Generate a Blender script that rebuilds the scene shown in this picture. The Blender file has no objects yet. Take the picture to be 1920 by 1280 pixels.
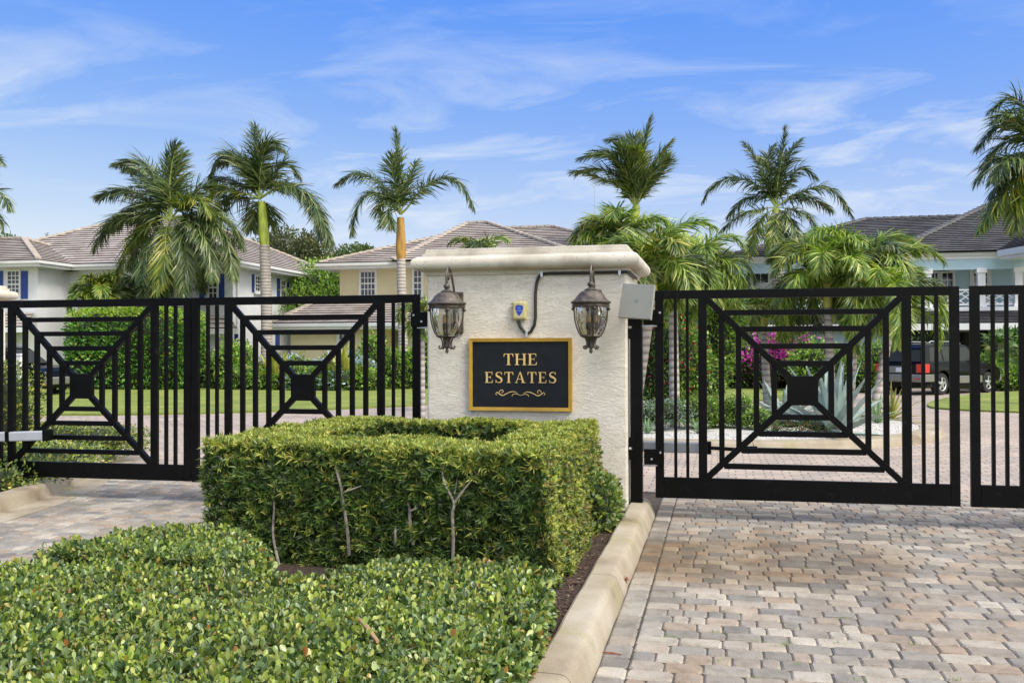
import bpy, math, random
import numpy as np
from math import radians, sin, cos, pi
from mathutils import Vector, Matrix

rng = np.random.default_rng(7)
random.seed(7)
scene = bpy.context.scene
COL = scene.collection

# ------------------------------------------------------------------ camera
FPX, YAW, PITCH, ROLL, EYE = 1800.0, radians(12.2), math.atan(15 / 1800), radians(.15), 1.65
cam_d = bpy.data.cameras.new('camera')
cam = bpy.data.objects.new('camera', cam_d)
COL.objects.link(cam)
cam_d.sensor_width = 36
cam_d.lens = 36 * FPX / 1920
cam_d.clip_start, cam_d.clip_end = .05, 2000
_f = np.array([-sin(YAW) * cos(PITCH), cos(YAW) * cos(PITCH), sin(PITCH)])
_r = np.array([cos(YAW), sin(YAW), 0.])
_u = np.cross(_r, _f)
R_ = cos(ROLL) * _r - sin(ROLL) * _u
U_ = cos(ROLL) * _u + sin(ROLL) * _r
cam.matrix_world = Matrix(((R_[0], U_[0], -_f[0], 0), (R_[1], U_[1], -_f[1], 0), (R_[2], U_[2], -_f[2], EYE), (0, 0, 0, 1)))
scene.camera = cam

# ------------------------------------------------------------------ light
SUN_EL, SUN_AZ = radians(52), radians(118)      # azimuth clockwise from +Y: from the right, a little behind the camera
sun_d = bpy.data.lights.new('sun', 'SUN')
sun_d.energy, sun_d.angle, sun_d.color = 1.5, radians(20), (1, .94, .85)
sun = bpy.data.objects.new('sun', sun_d)
COL.objects.link(sun)
sv = Vector((sin(SUN_AZ) * cos(SUN_EL), cos(SUN_AZ) * cos(SUN_EL), sin(SUN_EL)))
sun.rotation_euler = sv.to_track_quat('Z', 'Y').to_euler()

world = bpy.data.worlds.new('World')
scene.world = world
world.use_nodes = True
wn, wl = world.node_tree.nodes, world.node_tree.links
wn.clear()
def W(t, **k):
    n = wn.new(t)
    for a, b in k.items():
        setattr(n, a, b)
    return n
sky = W('ShaderNodeTexSky', sky_type='NISHITA', sun_disc=False, sun_elevation=SUN_EL, sun_rotation=SUN_AZ,
        air_density=1.0, dust_density=.6, ozone_density=3.0)
# richer blue: per-channel response on the sky colour
ss = W('ShaderNodeSeparateColor'); sc_ = W('ShaderNodeCombineColor')
wl.new(sky.outputs[0], ss.inputs[0])
for ch_, (a_, b_, lim, fn) in enumerate(((.72, -.58, .10, 'MAXIMUM'), (.46, .02, .2, 'MAXIMUM'), (.92, 0, 3.02, 'MINIMUM'))):
    n1_ = W('ShaderNodeMath', operation='MULTIPLY_ADD'); n1_.inputs[1].default_value = a_; n1_.inputs[2].default_value = b_
    n2_ = W('ShaderNodeMath', operation=fn); n2_.inputs[1].default_value = lim
    wl.new(ss.outputs[ch_], n1_.inputs[0]); n3_ = W('ShaderNodeMath', operation='MINIMUM'); n3_.inputs[1].default_value = (2.35, 2.7, 3.02)[ch_]
    wl.new(n1_.outputs[0], n2_.inputs[0]); wl.new(n2_.outputs[0], n3_.inputs[0]); wl.new(n3_.outputs[0], sc_.inputs[ch_])
tc = W('ShaderNodeTexCoord')
sep = W('ShaderNodeSeparateXYZ')
wl.new(tc.outputs['Generated'], sep.inputs[0])
# thin cirrus laid out on a high flat layer: direction divided by height
mz = W('ShaderNodeMath', operation='MAXIMUM'); mz.inputs[1].default_value = .02
wl.new(sep.outputs['Z'], mz.inputs[0])
mz2 = W('ShaderNodeMath', operation='ADD'); mz2.inputs[1].default_value = .12
wl.new(mz.outputs[0], mz2.inputs[0])
dx = W('ShaderNodeMath', operation='DIVIDE'); dy = W('ShaderNodeMath', operation='DIVIDE')
wl.new(sep.outputs['X'], dx.inputs[0]); wl.new(mz2.outputs[0], dx.inputs[1])
wl.new(sep.outputs['Y'], dy.inputs[0]); wl.new(mz2.outputs[0], dy.inputs[1])
comb = W('ShaderNodeCombineXYZ')
wl.new(dx.outputs[0], comb.inputs[0]); wl.new(dy.outputs[0], comb.inputs[1])
mp = W('ShaderNodeMapping')
mp.inputs['Rotation'].default_value = (0, 0, radians(12))
mp.inputs['Location'].default_value = (31.2, 7.4, 0)
mp.inputs['Scale'].default_value = (.8, 1.3, 1)
wl.new(comb.outputs[0], mp.inputs[0])
cn = W('ShaderNodeTexNoise'); cn.inputs['Scale'].default_value = 2.0; cn.inputs['Detail'].default_value = 9
cn.inputs['Roughness'].default_value = .60; cn.inputs['Distortion'].default_value = .7
wl.new(mp.outputs[0], cn.inputs['Vector'])
cr = W('ShaderNodeValToRGB')
cr.color_ramp.elements[0].position = .485; cr.color_ramp.elements[0].color = (0, 0, 0, 1)
cr.color_ramp.elements[1].position = .70; cr.color_ramp.elements[1].color = (1, 1, 1, 1)
wl.new(cn.outputs['Fac'], cr.inputs[0])
big = W('ShaderNodeTexNoise'); big.inputs['Scale'].default_value = .38; big.inputs['Detail'].default_value = 2
wl.new(mp.outputs[0], big.inputs['Vector'])
br_ = W('ShaderNodeMapRange'); br_.inputs[1].default_value = .45; br_.inputs[2].default_value = .60
wl.new(big.outputs['Fac'], br_.inputs[0])
cm = W('ShaderNodeMath', operation='MULTIPLY')
wl.new(cr.outputs[0], cm.inputs[0]); wl.new(br_.outputs[0], cm.inputs[1])
# veil: more cloud low over the horizon
hz = W('ShaderNodeMapRange'); hz.inputs[1].default_value = .02; hz.inputs[2].default_value = .22
hz.inputs[3].default_value = .25; hz.inputs[4].default_value = 0
wl.new(sep.outputs['Z'], hz.inputs[0])
cm2 = W('ShaderNodeMath', operation='MULTIPLY'); cm2.inputs[1].default_value = .6
hc = W('ShaderNodeMapRange', interpolation_type='SMOOTHSTEP'); hc.inputs[1].default_value = .18; hc.inputs[2].default_value = .34; hc.inputs[3].default_value = 1.25; hc.inputs[4].default_value = .35
wl.new(sep.outputs['Z'], hc.inputs[0])
cm3 = W('ShaderNodeMath', operation='MULTIPLY'); wl.new(cm.outputs[0], cm3.inputs[0]); wl.new(hc.outputs[0], cm3.inputs[1])
wl.new(cm3.outputs[0], cm2.inputs[0])
ca = W('ShaderNodeMath', operation='ADD', use_clamp=True)
wl.new(cm2.outputs[0], ca.inputs[0]); wl.new(hz.outputs[0], ca.inputs[1])
mixc = W('ShaderNodeMixRGB')
mixc.inputs['Color2'].default_value = (2.5, 2.75, 3.1, 1)
wl.new(ca.outputs[0], mixc.inputs['Fac']); wl.new(sc_.outputs[0], mixc.inputs['Color1'])
# glow added around the sun, unseen behind the camera, to open the shadows
vd = W('ShaderNodeVectorMath', operation='DOT_PRODUCT'); vd.inputs[1].default_value = tuple(sv)
wl.new(tc.outputs['Generated'], vd.inputs[0])
gm = W('ShaderNodeMapRange', interpolation_type='SMOOTHSTEP'); gm.inputs[1].default_value = .22; gm.inputs[2].default_value = .95; gm.inputs[4].default_value = .9
wl.new(vd.outputs['Value'], gm.inputs[0])
mixg = W('ShaderNodeMixRGB'); mixg.inputs['Color2'].default_value = (7.6, 7.6, 7.5, 1)
wl.new(gm.outputs[0], mixg.inputs['Fac']); wl.new(mixc.outputs[0], mixg.inputs['Color1'])
bg = W('ShaderNodeBackground'); bg.inputs['Strength'].default_value = .14
wo = W('ShaderNodeOutputWorld')
wl.new(mixg.outputs[0], bg.inputs['Color']); wl.new(bg.outputs[0], wo.inputs[0])

vs = scene.view_settings
vs.view_transform, vs.look, vs.gamma, vs.use_curve_mapping = 'Standard', 'None', 1.0, False
vs.exposure = 1.15
scene.cycles.max_bounces = 6
scene.cycles.transparent_max_bounces = 6

# ------------------------------------------------------------------ picture -> place helpers
def ray(px, py): return _f + R_ * (px - 960) / FPX - U_ * (py - 640) / FPX
def onY(px, py, Y):
    d = ray(px, py); t = Y / d[1]
    return np.array([d[0] * t, Y, EYE + d[2] * t])
def onZ(px, py, z=0.):
    d = ray(px, py); t = (z - EYE) / d[2]
    return np.array([d[0] * t, d[1] * t, z])

# ------------------------------------------------------------------ tagging
def tag(o, label=None, cat=None, group=None, kind=None):
    if label: o['label'] = label
    if cat: o['category'] = cat
    if group: o['group'] = group
    if kind: o['kind'] = kind
    return o
def empty(name, loc, label, cat, group=None):
    o = bpy.data.objects.new(name, None)
    COL.objects.link(o); o.location = loc; o.empty_display_size = .2
    return tag(o, label, cat, group)
def link(name, me, mats, parent=None, smooth=False):
    o = bpy.data.objects.new(name, me)
    COL.objects.link(o)
    for m in (mats if isinstance(mats, (list, tuple)) else [mats]):
        me.materials.append(m)
    if parent is not None:
        o.parent = parent
        o.matrix_parent_inverse = Matrix.Translation(-Vector(parent.location))
    if smooth:
        me.polygons.foreach_set('use_smooth', [True] * len(me.polygons))
    return o

# ------------------------------------------------------------------ mesh builders
class MB:
    def __init__(s): s.V, s.F, s.M = [], [], []
    def poly(s, pts, m=0):
        b = len(s.V); s.V += [tuple(p) for p in pts]; s.F.append(tuple(range(b, b + len(pts)))); s.M.append(m)
    def box(s, x0, x1, y0, y1, z0, z1, m=0):
        b = len(s.V)
        s.V += [(x0, y0, z0), (x1, y0, z0), (x1, y1, z0), (x0, y1, z0), (x0, y0, z1), (x1, y0, z1), (x1, y1, z1), (x0, y1, z1)]
        for f in ((0, 3, 2, 1), (4, 5, 6, 7), (0, 1, 5, 4), (1, 2, 6, 5), (2, 3, 7, 6), (3, 0, 4, 7)):
            s.F.append(tuple(b + i for i in f)); s.M.append(m)
        return s
    def hexa(s, P, m=0):          # 8 points ordered as box
        b = len(s.V); s.V += [tuple(p) for p in P]
        for f in ((0, 3, 2, 1), (4, 5, 6, 7), (0, 1, 5, 4), (1, 2, 6, 5), (2, 3, 7, 6), (3, 0, 4, 7)):
            s.F.append(tuple(b + i for i in f)); s.M.append(m)
        return s
    def beam(s, a, c, w, h, up=(0, 0, 1), m=0):
        a, c = Vector(a), Vector(c); d = (c - a).normalized(); sd = d.cross(Vector(up)).normalized(); u2 = sd.cross(d)
        P = []
        for e in (a, c):
            P += [e - sd * w / 2 - u2 * h / 2, e + sd * w / 2 - u2 * h / 2, e + sd * w / 2 + u2 * h / 2, e - sd * w / 2 + u2 * h / 2]
        s.hexa([P[0], P[1], P[2], P[3], P[4], P[5], P[6], P[7]], m); return s
    def tube(s, path, rad, n=8, m=0, cap=True, flat=1.0):
        path = [Vector(p) for p in path]; k = len(path)
        if not isinstance(rad, (list, tuple)): rad = [rad] * k
        b = len(s.V); ref = None
        for i, p in enumerate(path):
            d = (path[min(i + 1, k - 1)] - path[max(i - 1, 0)]).normalized()
            if ref is None:
                ref = Vector((0, 0, 1)) if abs(d.z) < .9 else Vector((0, 1, 0))
            u = (ref - d * ref.dot(d)).normalized(); v = d.cross(u); ref = u
            for j in range(n):
                a = 2 * pi * j / n
                s.V.append(tuple(p + u * cos(a) * rad[i] + v * sin(a) * rad[i] * flat))
        for i in range(k - 1):
            for j in range(n):
                s.F.append((b + i * n + j, b + i * n + (j + 1) % n, b + (i + 1) * n + (j + 1) % n, b + (i + 1) * n + j)); s.M.append(m)
        if cap:
            s.F.append(tuple(b + j for j in reversed(range(n)))); s.M.append(m)
            s.F.append(tuple(b + (k - 1) * n + j for j in range(n))); s.M.append(m)
        return s
    def lathe(s, c, prof, n=24, m=0, sx=1, sy=1, rot=0):
        b = len(s.V); k = len(prof)
        for r, z in prof:
            for j in range(n):
                a = 2 * pi * j / n + rot
                s.V.append((c[0] + r * cos(a) * sx, c[1] + r * sin(a) * sy, c[2] + z))
        for i in range(k - 1):
            for j in range(n):
                s.F.append((b + i * n + j, b + i * n + (j + 1) % n, b + (i + 1) * n + (j + 1) % n, b + (i + 1) * n + j)); s.M.append(m)
        s.F.append(tuple(b + j for j in reversed(range(n)))); s.M.append(m)
        s.F.append(tuple(b + (k - 1) * n + j for j in range(n))); s.M.append(m)
        return s
    def build(s, name, mats, parent=None, smooth=False, bevel=0):
        me = bpy.data.meshes.new(name); me.from_pydata(s.V, [], s.F)
        if any(s.M): me.polygons.foreach_set('material_index', s.M)
        o = link(name, me, mats, parent)
        if smooth:
            me.polygons.foreach_set('use_smooth', [True] * len(me.polygons))
            try:
                me.set_sharp_from_angle(angle=radians(38))
            except Exception: pass
        if bevel:
            md = o.modifiers.new('bevel', 'BEVEL'); md.width = bevel; md.segments = 2; md.limit_method = 'ANGLE'; md.angle_limit = radians(40)
        return o

def np_mesh(name, V, Q, mi, mats, parent=None, smooth=True):
    """V (n,3), Q list of (m,k) index arrays, mi list of material index arrays"""
    me = bpy.data.meshes.new(name)
    nf = sum(len(q) for q in Q); nl = sum(q.size for q in Q)
    me.vertices.add(len(V)); me.loops.add(nl); me.polygons.add(nf)
    me.vertices.foreach_set('co', np.ascontiguousarray(V, dtype=np.float32).ravel())
    me.loops.foreach_set('vertex_index', np.concatenate([q.ravel() for q in Q]).astype(np.int32))
    tot = np.concatenate([np.full(len(q), q.shape[1]) for q in Q])
    st = np.concatenate([[0], np.cumsum(tot)[:-1]]).astype(np.int32)
    me.polygons.foreach_set('loop_start', st)
    me.polygons.foreach_set('material_index', np.concatenate(mi).astype(np.int32))
    me.polygons.foreach_set('use_smooth', np.full(nf, smooth))
    me.update(calc_edges=True)
    return link(name, me, mats, parent)

def unit(a): return a / np.maximum(np.linalg.norm(a, axis=-1, keepdims=True), 1e-9)

# leaf templates: verts (side, along, up), quads
T_RHOMB = (np.array([[0, 0, 0], [-.5, .45, .10], [.5, .45, .10], [0, 1, -.05], [0, .45, 0]]), np.array([[0, 4, 3, 1], [0, 2, 3, 4]]))
T_ROUND = (np.array([[0, 0, 0], [-.36, .38, .07], [-.5, .68, .10], [-.26, .94, .05], [.26, .94, .05], [.5, .68, .10], [.36, .38, .07], [0, .5, -.02], [0, 1, 0.02]]),
           np.array([[0, 7, 2, 1], [7, 8, 3, 2], [0, 6, 5, 7], [7, 5, 4, 8]]))
T_STRAP = (np.array([[-.3, 0, 0], [.3, 0, 0], [-.5, .5, .06], [.5, .5, .06], [0, 1, -.06]]), np.array([[0, 1, 3, 2]]), np.array([[2, 3, 4]]))
T_FROND = (np.array([[-.35, 0, 0], [.35, 0, 0], [-.5, .35, .04], [.5, .35, .04], [-.38, .72, -.07], [.38, .72, -.07], [0, 1, -.22]]),
           np.array([[0, 1, 3, 2], [2, 3, 5, 4]]), np.array([[4, 5, 6]]))

class Leaves:
    def __init__(s): s.parts = []; s.n = 0; s.V = []; s.Q = {3: [], 4: []}; s.MI = {3: [], 4: []}
    def add(s, tmpl, pos, dirn, nrm, L, Wd, mi=None):
        N = len(pos)
        if N == 0: return
        d = unit(dirn); sd = unit(np.cross(d, nrm)); up = np.cross(sd, d)
        t = tmpl[0]; L = np.broadcast_to(L, (N,)); Wd = np.broadcast_to(Wd, (N,))
        V = (pos[:, None] + sd[:, None] * (t[None, :, 0, None] * Wd[:, None, None]) + d[:, None] * (t[None, :, 1, None] * L[:, None, None])
             + up[:, None] * (t[None, :, 2, None] * L[:, None, None]))
        s.V.append(V.reshape(-1, 3)); k = len(t)
        mi = np.zeros(N, int) if mi is None else mi
        base = s.n + np.arange(N)[:, None, None] * k
        for q in tmpl[1:]:
            s.Q[q.shape[1]].append((base + q[None]).reshape(-1, q.shape[1])); s.MI[q.shape[1]].append(np.repeat(mi, len(q)))
        s.n += N * k
    def raw(s, V, F, m):
        F = np.array(F); s.V.append(np.array(V, float)); s.Q[F.shape[1]].append(F + s.n); s.MI[F.shape[1]].append(np.full(len(F), m)); s.n += len(V)
    def core(s, c, r, m, p=2.0, nu=14, nv=9, fz=1.0):
        th = np.linspace(0, 2 * pi, nu, endpoint=False); ph = np.linspace(-pi / 2 * .96, pi / 2 * .96, nv)
        P = np.array([[cos(a) * cos(b), sin(a) * cos(b), sin(b)] for b in ph for a in th])
        P = P / (np.sum(np.abs(P) ** p, axis=1, keepdims=True) ** (1 / p))
        P = P * np.array(r) * (1 + .06 * rng.standard_normal((len(P), 1))) + np.array(c)
        F = [(i * nu + j, i * nu + (j + 1) % nu, (i + 1) * nu + (j + 1) % nu, (i + 1) * nu + j) for i in range(nv - 1) for j in range(nu)]
        s.raw(P, F, m)
    def build(s, name, mats, parent=None):
        Q, MI = [], []
        for k in (3, 4):
            if s.Q[k]: Q.append(np.concatenate(s.Q[k])); MI.append(np.concatenate(s.MI[k]))
        return np_mesh(name, np.concatenate(s.V), Q, MI, mats, parent)

def rdir(n):
    v = rng.standard_normal((n, 3)); return unit(v)

# ------------------------------------------------------------------ materials
def nodes(name):
    m = bpy.data.materials.new(name); m.use_nodes = True
    nt = m.node_tree; b = nt.nodes['Principled BSDF']
    def N(t, **k):
        n = nt.nodes.new(t)
        for a, c in k.items(): setattr(n, a, c)
        return n
    return m, nt, b, N
def ramp(N, stops, interp='LINEAR'):
    r = N('ShaderNodeValToRGB'); e = r.color_ramp.elements; r.color_ramp.interpolation = interp
    while len(e) > 1: e.remove(e[-1])
    e[0].position, e[0].color = stops[0][0], (*stops[0][1], 1)
    for p, c in stops[1:]:
        x = e.new(p); x.color = (*c, 1)
    return r
def mat(name, col, rough=.6, metal=0, spec=.5, var=.12, scale=6., bump=0, bscale=60., coat=0, stretch=(1, 1, 1)):
    """plain surface with mottled colour and optional bump"""
    m, nt, b, N = nodes(name)
    tcn = N('ShaderNodeTexCoord'); mpn = N('ShaderNodeMapping'); mpn.inputs['Scale'].default_value = stretch
    nt.links.new(tcn.outputs['Object'], mpn.inputs[0])
    n1 = N('ShaderNodeTexNoise'); n1.inputs['Scale'].default_value = scale; n1.inputs['Detail'].default_value = 5
    nt.links.new(mpn.outputs[0], n1.inputs['Vector'])
    c = np.array(col)
    r = ramp(N, [(.3, tuple(np.clip(c * (1 - var), 0, 1))), (.7, tuple(np.clip(c * (1 + var), 0, 1)))])
    nt.links.new(n1.outputs['Fac'], r.inputs[0]); nt.links.new(r.outputs[0], b.inputs['Base Color'])
    b.inputs['Roughness'].default_value = rough; b.inputs['Metallic'].default_value = metal
    b.inputs['Specular IOR Level'].default_value = spec
    b.inputs['Coat Weight'].default_value = coat
    if bump:
        n2 = N('ShaderNodeTexNoise'); n2.inputs['Scale'].default_value = bscale; n2.inputs['Detail'].default_value = 4
        nt.links.new(mpn.outputs[0], n2.inputs['Vector'])
        bp = N('ShaderNodeBump'); bp.inputs['Strength'].default_value = bump; bp.inputs['Distance'].default_value = .01
        nt.links.new(n2.outputs['Fac'], bp.inputs['Height']); nt.links.new(bp.outputs[0], b.inputs['Normal'])
    return m
def leafmat(name, stops, rough=.42, trans=.25, clump=(.75, 1.15), cscale=1.2, spec=.5):
    m, nt, b, N = nodes(name)
    g = N('ShaderNodeNewGeometry'); r = ramp(N, stops)
    nt.links.new(g.outputs['Random Per Island'], r.inputs[0])
    tcn = N('ShaderNodeTexCoord'); n1 = N('ShaderNodeTexNoise'); n1.inputs['Scale'].default_value = cscale; n1.inputs['Detail'].default_value = 2
    nt.links.new(tcn.outputs['Object'], n1.inputs['Vector'])
    mr = N('ShaderNodeMapRange'); mr.inputs[1].default_value = .35; mr.inputs[2].default_value = .65
    mr.inputs[3].default_value, mr.inputs[4].default_value = clump
    nt.links.new(n1.outputs['Fac'], mr.inputs[0])
    hs = N('ShaderNodeHueSaturation'); nt.links.new(mr.outputs[0], hs.inputs['Value']); nt.links.new(r.outputs[0], hs.inputs['Color'])
    nt.links.new(hs.outputs[0], b.inputs['Base Color'])
    b.inputs['Roughness'].default_value = rough; b.inputs['Specular IOR Level'].default_value = spec
    t = N('ShaderNodeBsdfTranslucent'); hs2 = N('ShaderNodeHueSaturation'); hs2.inputs['Value'].default_value = 1.5; hs2.inputs['Saturation'].default_value = 1.1
    nt.links.new(hs.outputs[0], hs2.inputs['Color']); nt.links.new(hs2.outputs[0], t.inputs['Color'])
    mx = N('ShaderNodeMixShader'); mx.inputs[0].default_value = trans
    out = nt.nodes['Material Output']
    nt.links.new(b.outputs[0], mx.inputs[1]); nt.links.new(t.outputs[0], mx.inputs[2]); nt.links.new(mx.outputs[0], out.inputs[0])
    return m

M = {}
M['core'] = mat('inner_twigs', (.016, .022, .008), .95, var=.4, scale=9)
M['twig'] = mat('bark_grey', (.30, .26, .21), .9, var=.35, scale=25, bump=.5, bscale=80)
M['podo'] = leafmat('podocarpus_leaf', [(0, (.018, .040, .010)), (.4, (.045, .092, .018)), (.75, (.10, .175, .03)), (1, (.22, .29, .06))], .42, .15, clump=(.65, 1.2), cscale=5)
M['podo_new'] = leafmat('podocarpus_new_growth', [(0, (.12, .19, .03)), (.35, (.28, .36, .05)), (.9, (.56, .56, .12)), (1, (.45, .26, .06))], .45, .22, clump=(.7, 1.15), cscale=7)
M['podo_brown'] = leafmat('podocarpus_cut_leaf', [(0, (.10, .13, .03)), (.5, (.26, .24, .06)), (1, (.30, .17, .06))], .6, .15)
M['gc'] = leafmat('ground_cover_leaf', [(0, (.030, .065, .016)), (.3, (.075, .13, .03)), (.55, (.15, .215, .07)), (.75, (.21, .28, .05)), (.92, (.32, .38, .13)), (.975, (.38, .32, .06)), (1, (.34, .13, .04))], .34, .2, clump=(.75, 1.2), cscale=1.5, spec=.7)
M['gc_new'] = leafmat('ground_cover_new_leaf', [(0, (.20, .28, .04)), (.6, (.34, .41, .06)), (1, (.50, .50, .14))], .36, .25)
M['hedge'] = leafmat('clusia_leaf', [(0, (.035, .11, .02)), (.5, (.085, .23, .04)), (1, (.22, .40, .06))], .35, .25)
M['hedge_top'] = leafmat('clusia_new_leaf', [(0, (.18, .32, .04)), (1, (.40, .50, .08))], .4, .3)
M['shrub'] = leafmat('shrub_leaf', [(0, (.035, .08, .018)), (.5, (.085, .175, .035)), (1, (.22, .33, .07))], .4, .25)
M['shrub_l'] = leafmat('light_shrub_leaf', [(0, (.10, .21, .03)), (.5, (.22, .38, .05)), (1, (.42, .52, .11))], .4, .3)
M['tree_d'] = leafmat('dull_tree_leaf', [(0, (.045, .06, .02)), (.5, (.09, .11, .035)), (1, (.17, .17, .06))], .6, .2, cscale=.4)
M['red'] = leafmat('red_petal', [(0, (.5, .02, .03)), (1, (.75, .06, .08))], .6, .3)
M['magenta'] = leafmat('magenta_bract', [(0, (.42, .03, .30)), (1, (.70, .10, .50))], .6, .3)
M['bluef'] = leafmat('pale_blue_flower', [(0, (.35, .45, .72)), (1, (.70, .76, .88))], .6, .2)
M['palm_d'] = leafmat('palm_leaflet', [(0, (.032, .062, .020)), (.45, (.075, .125, .035)), (.75, (.155, .21, .055)), (1, (.34, .35, .16))], .38, .2, cscale=.5)
M['palm_y'] = leafmat('palm_leaflet_yellow', [(0, (.05, .095, .02)), (.5, (.13, .19, .03)), (.8, (.24, .29, .04)), (1, (.45, .40, .06))], .4, .2, cscale=.8)
M['palm_b'] = leafmat('palm_leaflet_bright', [(0, (.045, .11, .02)), (.35, (.13, .235, .03)), (.7, (.28, .38, .05)), (1, (.52, .54, .15))], .4, .28, cscale=.8)
M['palm_o'] = leafmat('dying_palm_leaflet', [(0, (.30, .10, .02)), (1, (.55, .26, .05))], .6, .2)
M['rachis'] = mat('palm_rachis', (.30, .36, .08), .5)
M['shaft_o'] = mat('crownshaft_orange', (.42, .22, .04), .5, var=.45, scale=2.2, stretch=(3, 3, .5))
M['shaft_g'] = mat('crownshaft_green', (.36, .42, .05), .45, var=.3, scale=3, stretch=(2, 2, .6))
M['shaft_l'] = mat('crownshaft_lime', (.50, .48, .10), .45, var=.22, scale=3, stretch=(2, 2, .6))
def trunkmat():
    m, nt, b, N = nodes('palm_trunk')
    tcn = N('ShaderNodeTexCoord'); w = N('ShaderNodeTexWave', wave_type='BANDS', bands_direction='Z'); w.inputs['Scale'].default_value = 2.2
    w.inputs['Distortion'].default_value = 2.; w.inputs['Detail'].default_value = 3
    nt.links.new(tcn.outputs['Object'], w.inputs['Vector'])
    n1 = N('ShaderNodeTexNoise'); n1.inputs['Scale'].default_value = 5; nt.links.new(tcn.outputs['Object'], n1.inputs['Vector'])
    r = ramp(N, [(0, (.24, .20, .17)), (.25, (.42, .37, .33)), (1, (.50, .46, .42))]); nt.links.new(w.outputs['Fac'], r.inputs[0])
    mx = N('ShaderNodeMixRGB', blend_type='MULTIPLY'); mx.inputs[0].default_value = .6; nt.links.new(r.outputs[0], mx.inputs[1])
    r2 = ramp(N, [(.3, (.7, .62, .55)), (.6, (1, 1, 1))]); nt.links.new(n1.outputs['Fac'], r2.inputs[0]); nt.links.new(r2.outputs[0], mx.inputs[2])
    nt.links.new(mx.outputs[0], b.inputs['Base Color']); b.inputs['Roughness'].default_value = .85
    bp = N('ShaderNodeBump'); bp.inputs['Strength'].default_value = .5; bp.inputs['Distance'].default_value = .02
    nt.links.new(w.outputs['Fac'], bp.inputs['Height']); nt.links.new(bp.outputs[0], b.inputs['Normal'])
    return m
M['trunk'] = trunkmat()
M['gate'] = mat('black_painted_aluminium', (.0035, .0033, .0033), .42, spec=.22, var=.35, scale=5, bump=.06, bscale=90)
def gatemat():
    m = mat('black_painted_aluminium', (.0030, .0028, .0028), .42, spec=.13, var=.35, scale=5, bump=.06, bscale=90)
    nt = m.node_tree; b = nt.nodes['Principled BSDF']; old = b.inputs['Base Color'].links[0].from_socket
    tcn = nt.nodes.new('ShaderNodeTexCoord'); n = nt.nodes.new('ShaderNodeTexNoise'); n.inputs['Scale'].default_value = 9; n.inputs['Detail'].default_value = 9; n.inputs['Roughness'].default_value = .75
    nt.links.new(tcn.outputs['Object'], n.inputs['Vector'])
    mr = nt.nodes.new('ShaderNodeMapRange'); mr.inputs[1].default_value = .60; mr.inputs[2].default_value = .80; mr.inputs[4].default_value = .5; nt.links.new(n.outputs['Fac'], mr.inputs[0])
    mx = nt.nodes.new('ShaderNodeMixRGB'); mx.inputs[2].default_value = (.06, .058, .052, 1); nt.links.new(mr.outputs[0], mx.inputs[0]); nt.links.new(old, mx.inputs[1]); nt.links.new(mx.outputs[0], b.inputs['Base Color'])
    return m
M['gate'] = gatemat()
M['bolt'] = mat('bolt_zinc', (.6, .6, .6), .35, metal=.9)
M['grey_box'] = mat('grey_housing', (.42, .43, .45), .45, var=.05)
M['bronze'] = mat('weathered_bronze', (.092, .074, .058), .48, metal=.35, var=.55, scale=22, bump=.25, bscale=70)
M['white'] = mat('white_trim_paint', (.72, .71, .69), .55, var=.05, scale=2)
M['mwhite'] = mat('white_house_stucco', (.72, .72, .73), .85, var=.04, scale=2, bump=.2, bscale=30)
M['yellow'] = mat('yellow_stucco', (.66, .57, .36), .85, var=.05, scale=1.5, bump=.2, bscale=30)
M['blue_w'] = mat('pale_blue_wall', (.42, .57, .62), .75, var=.05, scale=1.5)
M['shutter'] = mat('blue_shutter', (.018, .05, .24), .5, var=.15, scale=3)
M['pane'] = mat('dark_window_glass', (.03, .035, .04), .08, spec=.8, var=.3, scale=1.5)
M['reddoor'] = mat('red_door_paint', (.16, .02, .018), .5, var=.15)
M['darkdoor'] = mat('dark_door_paint', (.03, .018, .014), .4, var=.3)
def tilemat(name, c0, c1):
    m, nt, b, N = nodes(name)
    tcn = N('ShaderNodeTexCoord')
    br = N('ShaderNodeTexVoronoi'); br.inputs['Scale'].default_value = 2.6
    mpn = N('ShaderNodeMapping'); mpn.inputs['Scale'].default_value = (1, 1, 1.6); nt.links.new(tcn.outputs['Object'], mpn.inputs[0]); nt.links.new(mpn.outputs[0], br.inputs['Vector'])
    n1 = N('ShaderNodeTexNoise'); n1.inputs['Scale'].default_value = .9; n1.inputs['Detail'].default_value = 6; nt.links.new(tcn.outputs['Object'], n1.inputs['Vector'])
    ad = N('ShaderNodeMath', operation='ADD'); ml = N('ShaderNodeMath', operation='MULTIPLY'); ml.inputs[1].default_value = .35
    sp = N('ShaderNodeSeparateColor'); nt.links.new(br.outputs['Color'], sp.inputs[0]); nt.links.new(sp.outputs[0], ml.inputs[0])
    nt.links.new(ml.outputs[0], ad.inputs[0]); nt.links.new(n1.outputs['Fac'], ad.inputs[1])
    r = ramp(N, [(.4, c0), (.95, c1)]); nt.links.new(ad.outputs[0], r.inputs[0]); nt.links.new(r.outputs[0], b.inputs['Base Color'])
    b.inputs['Roughness'].default_value = .85
    return m
M['tile'] = tilemat('flat_roof_tile', (.27, .22, .19), (.46, .41, .37))
M['tile_gap_shade'] = mat('roof_tile_gap_shade', (.055, .038, .03), .9)  # riser colour with the shadow under each tile course painted in
M['tile_k'] = tilemat('charcoal_roof_tile', (.035, .033, .038), (.115, .11, .12))
M['tile_kgap_shade'] = mat('charcoal_tile_gap_shade', (.012, .011, .012), .9)  # same painted-in gap shadow, for the charcoal roof's risers
M['tile_kr'] = mat('charcoal_tile_ridge', (.13, .125, .13), .8, var=.3)
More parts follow.
